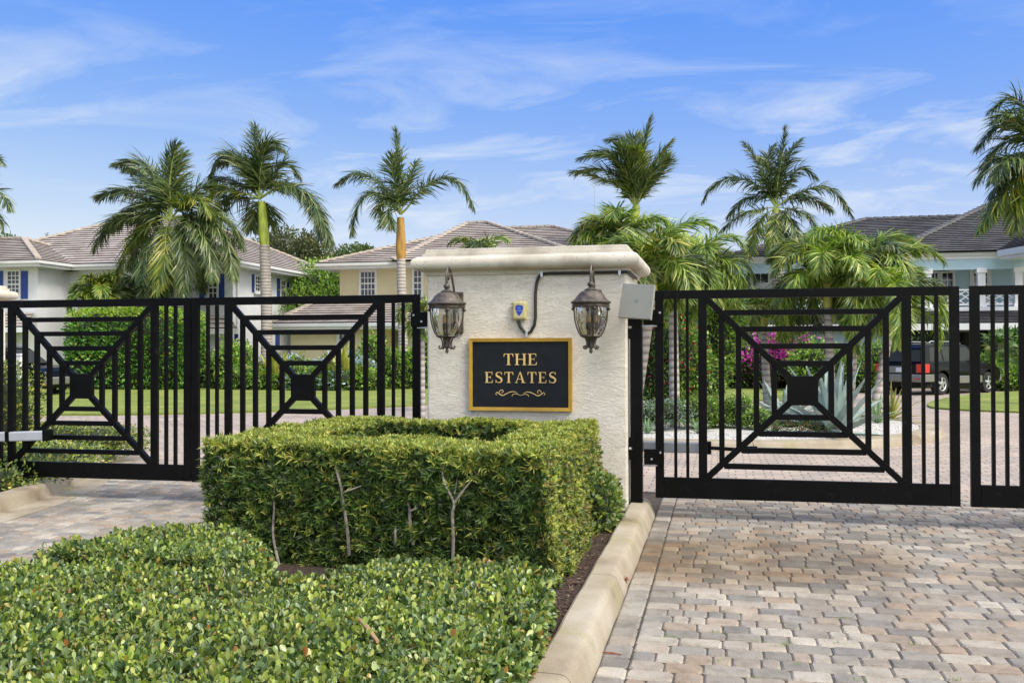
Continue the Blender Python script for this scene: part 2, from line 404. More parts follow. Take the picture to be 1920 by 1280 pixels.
M['tile_r'] = mat('roof_ridge_mortar', (.44, .38, .32), .85, var=.25)
M['gold'] = mat('gold_painted_frame', (.50, .29, .035), .45, metal=.15, var=.10, scale=12)
M['goldl'] = mat('gold_leaf_letters', (.80, .55, .22), .35, metal=.25, var=.12, scale=40)
M['signb'] = mat('dark_slate_panel', (.0075, .009, .012), .5, spec=.3, var=.25, scale=10)
M['cable'] = mat('black_conduit', (.018, .016, .015), .5)
M['beacon'] = mat('yellowed_plastic', (.52, .45, .20), .5, var=.10)
M['sblue'] = mat('blue_sticker', (.01, .045, .40), .4)
M['panelg'] = mat('grey_plastic_panel', (.27, .265, .225), .6, var=.04)
M['logo'] = mat('grey_emblem_print', (.20, .20, .19), .6)
M['carb'] = mat('black_car_paint', (.0035, .0035, .0035), .2, spec=.12, coat=.05, var=.1)
M['carg'] = mat('grey_cladding', (.20, .20, .18), .35, metal=.3, var=.08)
M['tyre'] = mat('tyre_rubber', (.015, .015, .015), .85)
M['alloy'] = mat('alloy_rim', (.55, .56, .57), .3, metal=.8)
M['redlamp'] = mat('red_tail_lamp', (.55, .012, .015), .2, coat=.6)
M['plate'] = mat('number_plate', (.65, .66, .68), .5)
M['agave'] = mat('agave_leaf', (.27, .35, .32), .6, var=.3, scale=4)
M['agave_s'] = mat('small_agave_leaf', (.20, .32, .14), .6, var=.35, scale=8)
M['brom'] = mat('bromeliad_leaf', (.30, .30, .05), .5, var=.5, scale=3)
M['gravel'] = mat('white_gravel', (.50, .48, .45), .9, var=.3, scale=45, bump=1., bscale=40)
M['mulch'] = mat('brown_mulch', (.045, .028, .018), .95, var=.7, scale=35, bump=1., bscale=60)
M['deadleaf'] = mat('dead_leaf', (.22, .07, .03), .7, var=.4, scale=30)

def stucco():
    m, nt, b, N = nodes('skip_trowel_stucco')
    tcn = N('ShaderNodeTexCoord'); mpn = N('ShaderNodeMapping'); mpn.inputs['Scale'].default_value = (1, 1, 2.6)
    nt.links.new(tcn.outputs['Object'], mpn.inputs[0])
    n0 = N('ShaderNodeTexNoise'); n0.inputs['Scale'].default_value = 3.2; n0.inputs['Detail'].default_value = 2
    nt.links.new(mpn.outputs[0], n0.inputs['Vector'])
    n1 = N('ShaderNodeTexNoise'); n1.inputs['Scale'].default_value = 9; n1.inputs['Detail'].default_value = 2.5; n1.inputs['Distortion'].default_value = 1.9
    n1.inputs['Roughness'].default_value = .55
    nt.links.new(mpn.outputs[0], n1.inputs['Vector'])
    # plaster tears: sharp ledges where the noise crosses mid level
    sb = N('ShaderNodeMath', operation='SUBTRACT'); sb.inputs[1].default_value = .5; nt.links.new(n1.outputs['Fac'], sb.inputs[0])
    ab = N('ShaderNodeMath', operation='ABSOLUTE'); nt.links.new(sb.outputs[0], ab.inputs[0])
    mr = N('ShaderNodeMapRange'); mr.inputs[1].default_value = 0; mr.inputs[2].default_value = .05; nt.links.new(ab.outputs[0], mr.inputs[0])
    n2 = N('ShaderNodeTexNoise'); n2.inputs['Scale'].default_value = 70; n2.inputs['Detail'].default_value = 4; nt.links.new(tcn.outputs['Object'], n2.inputs['Vector'])
    a1 = N('ShaderNodeMath', operation='MULTIPLY_ADD'); a1.inputs[1].default_value = .55; nt.links.new(mr.outputs[0], a1.inputs[0])
    m2 = N('ShaderNodeMath', operation='MULTIPLY'); m2.inputs[1].default_value = .10; nt.links.new(n2.outputs['Fac'], m2.inputs[0])
    nt.links.new(m2.outputs[0], a1.inputs[2])
    a2 = N('ShaderNodeMath', operation='ADD'); nt.links.new(a1.outputs[0], a2.inputs[0]); nt.links.new(n1.outputs['Fac'], a2.inputs[1])
    bp = N('ShaderNodeBump'); bp.inputs['Strength'].default_value = .75; bp.inputs['Distance'].default_value = .0072
    nt.links.new(a2.outputs[0], bp.inputs['Height']); nt.links.new(bp.outputs[0], b.inputs['Normal'])
    r = ramp(N, [(.3, (.66, .60, .50)), (.7, (.73, .675, .575))]); nt.links.new(n0.outputs['Fac'], r.inputs[0])
    nt.links.new(r.outputs[0], b.inputs['Base Color']); b.inputs['Roughness'].default_value = .85
    return m
M['stucco'] = stucco()
def caststone():
    m, nt, b, N = nodes('cast_stone')
    tcn = N('ShaderNodeTexCoord')
    n0 = N('ShaderNodeTexNoise'); n0.inputs['Scale'].default_value = 3.; n0.inputs['Detail'].default_value = 7; nt.links.new(tcn.outputs['Object'], n0.inputs['Vector'])
    r = ramp(N, [(.3, (.38, .33, .26)), (.5, (.54, .49, .40)), (.75, (.63, .58, .49))]); nt.links.new(n0.outputs['Fac'], r.inputs[0])
    v = N('ShaderNodeTexVoronoi'); v.inputs['Scale'].default_value = 26; nt.links.new(tcn.outputs['Object'], v.inputs['Vector'])
    pr = N('ShaderNodeMapRange'); pr.inputs[1].default_value = .09; pr.inputs[2].default_value = .16; nt.links.new(v.outputs['Distance'], pr.inputs[0])
    n3 = N('ShaderNodeTexNoise'); n3.inputs['Scale'].default_value = 6; nt.links.new(tcn.outputs['Object'], n3.inputs['Vector'])
    gt = N('ShaderNodeMath', operation='LESS_THAN'); gt.inputs[1].default_value = .47; nt.links.new(n3.outputs['Fac'], gt.inputs[0])
    mxm = N('ShaderNodeMath', operation='MAXIMUM'); nt.links.new(pr.outputs[0], mxm.inputs[0]); nt.links.new(gt.outputs[0], mxm.inputs[1])
    mx = N('ShaderNodeMixRGB'); mx.inputs[1].default_value = (.17, .13, .09, 1); nt.links.new(mxm.outputs[0], mx.inputs[0]); nt.links.new(r.outputs[0], mx.inputs[2])
    nt.links.new(mx.outputs[0], b.inputs['Base Color']); b.inputs['Roughness'].default_value = .85
    n2 = N('ShaderNodeTexNoise'); n2.inputs['Scale'].default_value = 60; nt.links.new(tcn.outputs['Object'], n2.inputs['Vector'])
    ad = N('ShaderNodeMath', operation='ADD'); nt.links.new(mxm.outputs[0], ad.inputs[0]); nt.links.new(n2.outputs['Fac'], ad.inputs[1])
    bp = N('ShaderNodeBump'); bp.inputs['Strength'].default_value = .5; bp.inputs['Distance'].default_value = .006
    nt.links.new(ad.outputs[0], bp.inputs['Height']); nt.links.new(bp.outputs[0], b.inputs['Normal'])
    return m
M['cap'] = caststone()
def kerbmat():
    m, nt, b, N = nodes('kerb_concrete')
    tcn = N('ShaderNodeTexCoord')
    n0 = N('ShaderNodeTexNoise'); n0.inputs['Scale'].default_value = 2.4; n0.inputs['Detail'].default_value = 8; nt.links.new(tcn.outputs['Object'], n0.inputs['Vector'])
    r = ramp(N, [(.28, (.19, .145, .095)), (.40, (.29, .24, .17)), (.56, (.36, .31, .23)), (.72, (.42, .375, .30))]); nt.links.new(n0.outputs['Fac'], r.inputs[0])
    n1 = N('ShaderNodeTexNoise'); n1.inputs['Scale'].default_value = 1.5; n1.inputs['Detail'].default_value = 5; n1.inputs['W' if False else 'Roughness'].default_value = .6
    mpn = N('ShaderNodeMapping'); mpn.inputs['Location'].default_value = (4.1, 2.2, 0); nt.links.new(tcn.outputs['Object'], mpn.inputs[0]); nt.links.new(mpn.outputs[0], n1.inputs['Vector'])
    mr = N('ShaderNodeMapRange'); mr.inputs[1].default_value = .58; mr.inputs[2].default_value = .74; mr.inputs[4].default_value = .7; nt.links.new(n1.outputs['Fac'], mr.inputs[0])
    mx = N('ShaderNodeMixRGB'); mx.inputs[2].default_value = (.26, .25, .08, 1); nt.links.new(mr.outputs[0], mx.inputs[0]); nt.links.new(r.outputs[0], mx.inputs[1])
    n2 = N('ShaderNodeTexNoise'); n2.inputs['Scale'].default_value = 120; n2.inputs['Detail'].default_value = 3; nt.links.new(tcn.outputs['Object'], n2.inputs['Vector'])
    r2 = ramp(N, [(.3, (.8, .78, .75)), (.7, (1.12, 1.12, 1.12))]); nt.links.new(n2.outputs['Fac'], r2.inputs[0])
    mm = N('ShaderNodeMixRGB', blend_type='MULTIPLY'); mm.inputs[0].default_value = 1; nt.links.new(mx.outputs[0], mm.inputs[1]); nt.links.new(r2.outputs[0], mm.inputs[2])
    nt.links.new(mm.outputs[0], b.inputs['Base Color']); b.inputs['Roughness'].default_value = .88
    bp = N('ShaderNodeBump'); bp.inputs['Strength'].default_value = .35; bp.inputs['Distance'].default_value = .004
    nt.links.new(n2.outputs['Fac'], bp.inputs['Height']); nt.links.new(bp.outputs[0], b.inputs['Normal'])
    return m
M['kerb'] = kerbmat()
def pavermat():
    m, nt, b, N = nodes('tumbled_paver')
    g = N('ShaderNodeNewGeometry'); tcn = N('ShaderNodeTexCoord')
    r = ramp(N, [(0, (.215, .20, .175)), (.14, (.33, .30, .25)), (.28, (.385, .30, .22)), (.42, (.45, .405, .335)), (.56, (.235, .225, .21)), (.7, (.33, .285, .235)), (.84, (.50, .455, .375)), (1, (.28, .265, .24))])
    nt.links.new(g.outputs['Random Per Island'], r.inputs[0])
    n1 = N('ShaderNodeTexNoise'); n1.inputs['Scale'].default_value = 110; n1.inputs['Detail'].default_value = 4; n1.inputs['Roughness'].default_value = .7
    nt.links.new(tcn.outputs['Object'], n1.inputs['Vector'])
    r2 = ramp(N, [(.25, (.60, .58, .56)), (.75, (1.16, 1.16, 1.16))]); nt.links.new(n1.outputs['Fac'], r2.inputs[0])
    mm0 = N('ShaderNodeMixRGB', blend_type='MULTIPLY'); mm0.inputs[0].default_value = 1; nt.links.new(r.outputs[0], mm0.inputs[1]); nt.links.new(r2.outputs[0], mm0.inputs[2])
    # dirt and tyre wear wandering over the stones
    nw = N('ShaderNodeTexNoise'); nw.inputs['Scale'].default_value = 7; nw.inputs['Detail'].default_value = 8; nw.inputs['Roughness'].default_value = .7; nt.links.new(tcn.outputs['Object'], nw.inputs['Vector'])
    rw = ramp(N, [(.32, (.62, .60, .57)), (.5, (.92, .91, .90)), (.7, (1.08, 1.08, 1.08))]); nt.links.new(nw.outputs['Fac'], rw.inputs[0])
    mm1 = N('ShaderNodeMixRGB', blend_type='MULTIPLY'); mm1.inputs[0].default_value = 1; nt.links.new(mm0.outputs[0], mm1.inputs[1]); nt.links.new(rw.outputs[0], mm1.inputs[2])
    mpt = N('ShaderNodeMapping'); mpt.inputs['Scale'].default_value = (.9, .16, 1); nt.links.new(tcn.outputs['Object'], mpt.inputs[0])
    nt2 = N('ShaderNodeTexNoise'); nt2.inputs['Scale'].default_value = 1.3; nt2.inputs['Detail'].default_value = 4; nt.links.new(mpt.outputs[0], nt2.inputs['Vector'])
    rt = ramp(N, [(.35, (.82, .80, .78)), (.6, (1.05, 1.05, 1.05))]); nt.links.new(nt2.outputs['Fac'], rt.inputs[0])
    mm = N('ShaderNodeMixRGB', blend_type='MULTIPLY'); mm.inputs[0].default_value = 1; nt.links.new(mm1.outputs[0], mm.inputs[1]); nt.links.new(rt.outputs[0], mm.inputs[2])
    # old brown water stains
    sp = N('ShaderNodeSeparateXYZ'); nt.links.new(tcn.outputs['Object'], sp.inputs[0])
    n2 = N('ShaderNodeTexNoise'); n2.inputs['Scale'].default_value = .9; n2.inputs['Detail'].default_value = 5; nt.links.new(tcn.outputs['Object'], n2.inputs['Vector'])
    yb = N('ShaderNodeMath', operation='SUBTRACT'); yb.inputs[1].default_value = 7.75; nt.links.new(sp.outputs['Y'], yb.inputs[0])
    ya = N('ShaderNodeMath', operation='ABSOLUTE'); nt.links.new(yb.outputs[0], ya.inputs[0])
    yr = N('ShaderNodeMapRange', interpolation_type='SMOOTHSTEP'); yr.inputs[1].default_value = .3; yr.inputs[2].default_value = 1.25; yr.inputs[3].default_value = 1; yr.inputs[4].default_value = 0
    nt.links.new(ya.outputs[0], yr.inputs[0])
    xr = N('ShaderNodeMapRange', interpolation_type='SMOOTHSTEP'); xr.inputs[1].default_value = 3.4; xr.inputs[2].default_value = -.1; xr.inputs[3].default_value = .25; xr.inputs[4].default_value = 1.1
    nt.links.new(sp.outputs['X'], xr.inputs[0])
    xl = N('ShaderNodeMapRange'); xl.inputs[1].default_value = -2; xl.inputs[2].default_value = -.6; nt.links.new(sp.outputs['X'], xl.inputs[0])
    nr = N('ShaderNodeMapRange'); nr.inputs[1].default_value = .32; nr.inputs[2].default_value = .58; nt.links.new(n2.outputs['Fac'], nr.inputs[0])
    m1 = N('ShaderNodeMath', operation='MULTIPLY'); nt.links.new(yr.outputs[0], m1.inputs[0]); nt.links.new(xr.outputs[0], m1.inputs[1])
    m2 = N('ShaderNodeMath', operation='MULTIPLY'); nt.links.new(m1.outputs[0], m2.inputs[0]); nt.links.new(nr.outputs[0], m2.inputs[1])
    m3 = N('ShaderNodeMath', operation='MULTIPLY', use_clamp=True); nt.links.new(m2.outputs[0], m3.inputs[0]); nt.links.new(xl.outputs[0], m3.inputs[1])
    st = N('ShaderNodeMixRGB', blend_type='MULTIPLY'); st.inputs[2].default_value = (.60, .50, .38, 1)
    nt.links.new(m3.outputs[0], st.inputs[0]); nt.links.new(mm.outputs[0], st.inputs[1])
    nt.links.new(st.outputs[0], b.inputs['Base Color']); b.inputs['Roughness'].default_value = .85
    bp = N('ShaderNodeBump'); bp.inputs['Strength'].default_value = .35; bp.inputs['Distance'].default_value = .003
    nt.links.new(n1.outputs['Fac'], bp.inputs['Height']); nt.links.new(bp.outputs[0], b.inputs['Normal'])
    return m
M['paver'] = pavermat()
M['joint'] = mat('paver_joint_sand', (.060, .045, .032), .95, var=.5, scale=8)
def farpaver():
    m, nt, b, N = nodes('far_pavers')
    tcn = N('ShaderNodeTexCoord')
    n0 = N('ShaderNodeTexNoise'); n0.inputs['Scale'].default_value = 1.2; nt.links.new(tcn.outputs['Object'], n0.inputs['Vector'])
    mxv = N('ShaderNodeMixRGB'); mxv.inputs[0].default_value = .06; nt.links.new(tcn.outputs['Object'], mxv.inputs[1]); nt.links.new(n0.outputs['Color'], mxv.inputs[2])
    bk = N('ShaderNodeTexBrick'); bk.offset = .4; bk.inputs['Scale'].default_value = 1
    bk.inputs['Brick Width'].default_value = .22; bk.inputs['Row Height'].default_value = .150; bk.inputs['Mortar Size'].default_value = .008
    bk.inputs['Color1'].default_value = (.44, .36, .29, 1); bk.inputs['Color2'].default_value = (.31, .275, .24, 1); bk.inputs['Mortar'].default_value = (.14, .11, .09, 1)
    bk.inputs['Bias'].default_value = -.1
    nt.links.new(mxv.outputs[0], bk.inputs['Vector'])
    n1 = N('ShaderNodeTexNoise'); n1.inputs['Scale'].default_value = .7; n1.inputs['Detail'].default_value = 6; nt.links.new(tcn.outputs['Object'], n1.inputs['Vector'])
    r = ramp(N, [(.3, (.80, .79, .78)), (.7, (1.12, 1.08, 1.06))]); nt.links.new(n1.outputs['Fac'], r.inputs[0])
    mm = N('ShaderNodeMixRGB', blend_type='MULTIPLY'); mm.inputs[0].default_value = 1; nt.links.new(bk.outputs['Color'], mm.inputs[1]); nt.links.new(r.outputs[0], mm.inputs[2])
    nt.links.new(mm.outputs[0], b.inputs['Base Color']); b.inputs['Roughness'].default_value = .85
    return m
M['farpaver'] = farpaver()
def lawnmat():
    m, nt, b, N = nodes('mown_grass')
    tcn = N('ShaderNodeTexCoord')
    n0 = N('ShaderNodeTexNoise'); n0.inputs['Scale'].default_value = .8; n0.inputs['Detail'].default_value = 8; n0.inputs['Roughness'].default_value = .7
    nt.links.new(tcn.outputs['Object'], n0.inputs['Vector'])
    r = ramp(N, [(.3, (.12, .16, .025)), (.5, (.19, .235, .035)), (.68, (.30, .31, .065))]); nt.links.new(n0.outputs['Fac'], r.inputs[0])
    n1 = N('ShaderNodeTexNoise'); n1.inputs['Scale'].default_value = 30; n1.inputs['Detail'].default_value = 4; nt.links.new(tcn.outputs['Object'], n1.inputs['Vector'])
    r2 = ramp(N, [(.3, (.65, .65, .6)), (.7, (1.2, 1.2, 1.2))]); nt.links.new(n1.outputs['Fac'], r2.inputs[0])
    mm = N('ShaderNodeMixRGB', blend_type='MULTIPLY'); mm.inputs[0].default_value = 1; nt.links.new(r.outputs[0], mm.inputs[1]); nt.links.new(r2.outputs[0], mm.inputs[2])
    nt.links.new(mm.outputs[0], b.inputs['Base Color']); b.inputs['Roughness'].default_value = .9
    bp = N('ShaderNodeBump'); bp.inputs['Strength'].default_value = .8; bp.inputs['Distance'].default_value = .03
    nt.links.new(n1.outputs['Fac'], bp.inputs['Height']); nt.links.new(bp.outputs[0], b.inputs['Normal'])
    return m
M['lawn'] = lawnmat()
def glassmat():
    m, nt, b, N = nodes('seeded_lamp_glass')
    b.inputs['Base Color'].default_value = (.80, .77, .72, 1); b.inputs['Roughness'].default_value = .12
    b.inputs['Transmission Weight'].default_value = 1; b.inputs['IOR'].default_value = 1.12
    tcn = N('ShaderNodeTexCoord'); n1 = N('ShaderNodeTexNoise'); n1.inputs['Scale'].default_value = 22
    mpn = N('ShaderNodeMapping'); mpn.inputs['Scale'].default_value = (1, 1, .45); nt.links.new(tcn.outputs['Object'], mpn.inputs[0]); nt.links.new(mpn.outputs[0], n1.inputs['Vector'])
    bp = N('ShaderNodeBump'); bp.inputs['Strength'].default_value = .9; bp.inputs['Distance'].default_value = .02
    nt.links.new(n1.outputs['Fac'], bp.inputs['Height']); nt.links.new(bp.outputs[0], b.inputs['Normal'])
    tr = N('ShaderNodeBsdfTransparent'); tr.inputs[0].default_value = (.80, .77, .72, 1)
    gl = N('ShaderNodeBsdfGlossy'); gl.inputs['Roughness'].default_value = .12; nt.links.new(bp.outputs[0], gl.inputs['Normal'])
    lw = N('ShaderNodeLayerWeight'); lw.inputs[0].default_value = .35; nt.links.new(bp.outputs[0], lw.inputs['Normal'])
    mx = N('ShaderNodeMixShader'); nt.links.new(lw.outputs['Fresnel'], mx.inputs[0]); nt.links.new(tr.outputs[0], mx.inputs[1]); nt.links.new(gl.outputs[0], mx.inputs[2])
    nt.links.new(mx.outputs[0], nt.nodes['Material Output'].inputs[0])
    return m
M['glass'] = glassmat()

# ================================================================== GROUND
def sheet(name, pts, z, m, thick=0):
    b = MB(); n = len(pts)
    b.poly([(x, y, z) for x, y in pts])
    if thick:
        for i in range(n):
            a, c = pts[i], pts[(i + 1) % n]
            b.poly([(a[0], a[1], z - thick), (c[0], c[1], z - thick), (c[0], c[1], z), (a[0], a[1], z)])
    return tag(b.build(name, m), kind='structure')
sheet('ground', [(-600, -80), (600, -80), (600, 900), (-600, 900)], -.06, M['lawn'])
YJ = 11.2            # individual pavers in front of this line, textured pavers behind it
sheet('paver_bedding', [(-16, -1), (14, -1), (14, YJ), (-16, YJ)], -.0105, M['joint'])
far = [(-70, YJ), (60, YJ), (60, 43), (-70, 43)]
sheet('driveway_beyond_gates', far, .0, M['farpaver'])

def smooth_path(pts, n):
    pts = np.array(pts, float); out = []
    P = np.vstack([2 * pts[0] - pts[1], pts, 2 * pts[-1] - pts[-2]])
    for i in range(1, len(P) - 2):
        for t in np.linspace(0, 1, n, endpoint=False):
            a, b_, c, d = P[i - 1], P[i], P[i + 1], P[i + 2]
            out.append(.5 * ((2 * b_) + (-a + c) * t + (2 * a - 5 * b_ + 4 * c - d) * t * t + (-a + 3 * b_ - 3 * c + d) * t ** 3))
    out.append(pts[-1]); return np.array(out)

# left verge kerb line (face towards the driveway) and its flat concrete gutter
LK = smooth_path([(-6.75, 2.5), (-6.95, 6.), (-7.12, 8.3), (-7.5, 9.8), (-8.0, 11.0), (-8.6, 12.2), (-9.3, 13.2)], 6)
def lk_x(y): return np.interp(y, LK[:, 1], LK[:, 0])
GUT = .32
# --- near pavers as real, rounded, slightly uneven stones
def pavers():
    rects = []
    y = .2
    row = 0
    while y < YJ - .01:
        h = .150
        for (xa, xb) in ((lk_x(y + .08) + GUT if y > 2.5 else -6.5, -4.42), (-.47, 7.2)):
            x = xa + (rng.random() * .2 if xa > -1 else 0)
            if xa < -1: x = xa
            first = True
            while x < xb - .03:
                w = rng.choice([.10, .15, .20, .24], p=[.2, .3, .3, .2])
                if first and xa > -1: w = rng.uniform(.1, .25); x = xa; first = False
                x2 = min(x + w, xb)
                if x2 - x > .04: rects.append((x, x2, y, y + h, 0))
                x = x2
        y += h; row += 1
    # header course along the kerb
    y = .2
    while y < YJ - .05:
        w = rng.choice([.115, .165, .215])
        rects.append((-.632, -.47, y, min(y + w, YJ), 0)); y += w
    R = np.array(rects); n = len(R)
    gap = rng.uniform(.0012, .0030, (n, 4)); gap[:, 2:] = rng.uniform(.0045, .0075, (n, 2)); hd_ = R[:, 1] < -.468; gap[hd_] = gap[hd_][:, [2, 3, 0, 1]]
    x0 = R[:, 0] + gap[:, 0]; x1 = R[:, 1] - gap[:, 1]; y0 = R[:, 2] + gap[:, 2]; y1 = R[:, 3] - gap[:, 3]
    ch = rng.uniform(.006, .016, (n, 4))                   # broken corners
    zt = rng.uniform(-.001, .0012, n) ; tilt = rng.normal(0, .006, (n, 2)); cx = (x0 + x1) / 2; cy = (y0 + y1) / 2
    def ring(inset, dz):
        a0, a1, b0, b1 = x0 + inset, x1 - inset, y0 + inset, y1 - inset
        c = np.maximum(ch, .001)
        pts = [(a0 + c[:, 0], b0), (a1 - c[:, 1], b0), (a1, b0 + c[:, 1] * 1.3), (a1, b1 - c[:, 2] * 1.3), (a1 - c[:, 2], b1), (a0 + c[:, 3], b1), (a0, b1 - c[:, 3] * 1.3), (a0, b0 + c[:, 0] * 1.3)]
        out = np.zeros((n, 8, 3))
        for i, (px, py) in enumerate(pts):
            px = px + 0 * x0; py = py + 0 * y0
            out[:, i, 0] = px; out[:, i, 1] = py; out[:, i, 2] = zt + dz + (px - cx) * tilt[:, 0] + (py - cy) * tilt[:, 1]
        j = rng.normal(0, .0009, (n, 8, 2)); j[:, :, 1] *= 2.4; out[:, :, :2] += j
        return out
    r0 = ring(0, -.02); r1 = r0.copy(); r1[:, :, 2] += .0105; r2 = ring(.0095, 0)
    V = np.concatenate([r0, r1, r2], axis=1).reshape(-1, 3)
    base = (np.arange(n) * 24)[:, None, None]
    q = [[k * 8 + i, k * 8 + (i + 1) % 8, (k + 1) * 8 + (i + 1) % 8, (k + 1) * 8 + i] for k in range(2) for i in range(8)]
    Q = (base + np.array(q)[None]).reshape(-1, 4)
    O = (base + np.array([[16 + i for i in range(8)]])[None]).reshape(-1, 8)
    o = np_mesh('paved_driveway', V, [Q, O], [np.zeros(len(Q)), np.zeros(len(O))], [M['paver']], smooth=False)
    tag(o, kind='structure')
pavers()

def kerb(name, path, side=1, w=.25, h=.15, nose=False, seg=1.9, gutter=0, closed=False, mat_='kerb'):
    """rounded kerb swept along path (its road-side foot); side=+1: body lies to the left of travel"""
    path = np.array(path, float)
    d = np.gradient(path, axis=0); d /= np.linalg.norm(d, axis=1)[:, None]
    nrm = np.stack([-d[:, 1], d[:, 0]], 1) * side
    prof = [(0, -.05), (0, .008), (.014, .04), (.040, .105), (.052, .127), (.070, .142), (.095, .149), (w - .018, h + .002), (w, h - .012), (w, -.05)]
    if gutter: prof = [(-gutter, -.05), (-gutter, .004), (-.02, .006)] + prof[1:]
    s = np.concatenate([[0], np.cumsum(np.linalg.norm(np.diff(path, axis=0), axis=1))])
    b = MB(); k = len(prof)
    L = s[-1]; ns = max(1, round(L / seg)); cuts = np.linspace(0, L, ns + 1)
    for a, c in zip(cuts[:-1], cuts[1:]):
        ss = np.linspace(a + .005, c - .005, max(3, int((c - a) / .12)))
        base = len(b.V)
        for t in ss:
            px = np.interp(t, s, path[:, 0]); py = np.interp(t, s, path[:, 1]); nx = np.interp(t, s, nrm[:, 0]); ny = np.interp(t, s, nrm[:, 1])
            wob = .003 * sin(t * 5.1) + .002 * sin(t * 13)
            for (u, z) in prof: b.V.append((px + nx * (u + wob), py + ny * (u + wob), z))
        for i in range(len(ss) - 1):
            for j in range(k - 1):
                b.F.append((base + i * k + j, base + i * k + j + 1, base + (i + 1) * k + j + 1, base + (i + 1) * k + j)); b.M.append(0)
        b.poly([b.V[base + j] for j in range(k)]); b.poly([b.V[base + (len(ss) - 1) * k + j] for j in reversed(range(k))])
    o = b.build(name, M[mat_], smooth=True)
    return tag(o, kind='structure')
kp = [(-.63, .4), (-.63, 3), (-.63, 6), (-.625, 9.0), (-.625, 9.7)]
a = np.linspace(0, pi, 9)[1:]
nose_c = (-.845, 9.72)
kpath = [(-.63, y) for y in np.arange(.4, 9.72, .2)] + [(-.845 + .215 * cos(t), 9.72 + .22 * sin(t)) for t in a]
kerb('kerb', kpath, side=1, w=.235)
kerb('kerb', LK[::-1], side=-1, w=.26, gutter=GUT)
kerb('kerb', [(-4.42, y) for y in np.arange(9.6, .4, -.3)], side=1, w=.22)
# beds inside the entrance median and the left verge
sheet('planting_bed', [(-4.25, .4), (-.8, .4), (-.8, 9.7), (-4.25, 9.7)], .085, M['mulch'])
lv = [(x - .2, y) for x, y in LK]
sheet('verge_bed', lv + [(-16, 13.2), (-16, 2.5)], .085, M['mulch'])

# round island beyond the gates
IC, IR = np.array([-.25, 20.35]), 4.5
ring_ = [(IC[0] + IR * cos(t), IC[1] + IR * sin(t)) for t in np.linspace(0, 2 * pi, 90)]
kerb('island_kerb', ring_, side=1, w=.45, h=.15, seg=3.1)
sheet('gravel_bed', [(IC[0] + (IR - .3) * cos(t), IC[1] + (IR - .3) * sin(t)) for t in np.linspace(0, 2 * pi, 60, endpoint=False)], .135, M['gravel'])
# loose gravel stones
def stones():
    n = 2600; th = rng.uniform(-pi, 0, n); rr = (IR - .45) * np.sqrt(rng.uniform(.45, 1, n))
    P = np.stack([IC[0] + rr * np.cos(th), IC[1] + rr * np.sin(th), np.full(n, .14)], 1)
    L = Leaves(); s = rng.uniform(.012, .03, n)
    oct_ = np.array([[1, 0, 0], [0, 1, 0], [-1, 0, 0], [0, -1, 0], [0, 0, .7], [0, 0, -.7]])
    V = (P[:, None] + oct_[None] * s[:, None, None] * rng.uniform(.7, 1.2, (n, 6, 1))).reshape(-1, 3)
    f = np.array([[0, 1, 4], [1, 2, 4], [2, 3, 4], [3, 0, 4]])
    F = (np.arange(n)[:, None, None] * 6 + f[None]).reshape(-1, 3)
    o = np_mesh('loose_gravel', V, [F], [np.zeros(len(F))], [M['gravel']], smooth=False)
    tag(o, kind='stuff')
stones()
# lawns
def arc_pts(c, r, a0, a1, n): return [(c[0] + r * cos(t), c[1] + r * sin(t)) for t in np.linspace(a0, a1, n)]
LL = smooth_path([(-45, 20.5), (-28, 20.7), (-17.2, 21.3), (-13.6, 22.3), (-10.8, 24.4), (-8.5, 27.3), (-7.2, 31), (-6.5, 36), (-6.2, 47)], 8)
sheet('lawn_left', [tuple(p) for p in LL] + [(-60, 47), (-60, 20.5)], .05, M['lawn'], .06)
kerb('lawn_edging', LL[::-1], side=-1, w=.12, h=.15, seg=4) if False else None
sheet('lawn_middle', [tuple(p) for p in smooth_path([(-3.2, 47), (-2.2, 38), (-.9, 33.2), (1.0, 31.4), (2.6, 31.5), (3.6, 34), (4.6, 38), (5.2, 43)], 6)] + [(5.2, 47)], .05, M['lawn'], .06)
RL = smooth_path([(60, 25.2), (20, 25.2), (10, 25.8), (7.3, 26.6), (5.9, 27.7), (5.75, 29), (6.5, 31.8), (8.2, 35.5), (10.4, 38.5), (12.8, 40.5), (18, 42), (40, 43)], 6)
sheet('lawn_right', [tuple(p) for p in RL], .05, M['lawn'], .06)
sheet('ground_behind_houses', [(-70, 43), (60, 43), (60, 120), (-70, 120)], -.02, M['lawn'])

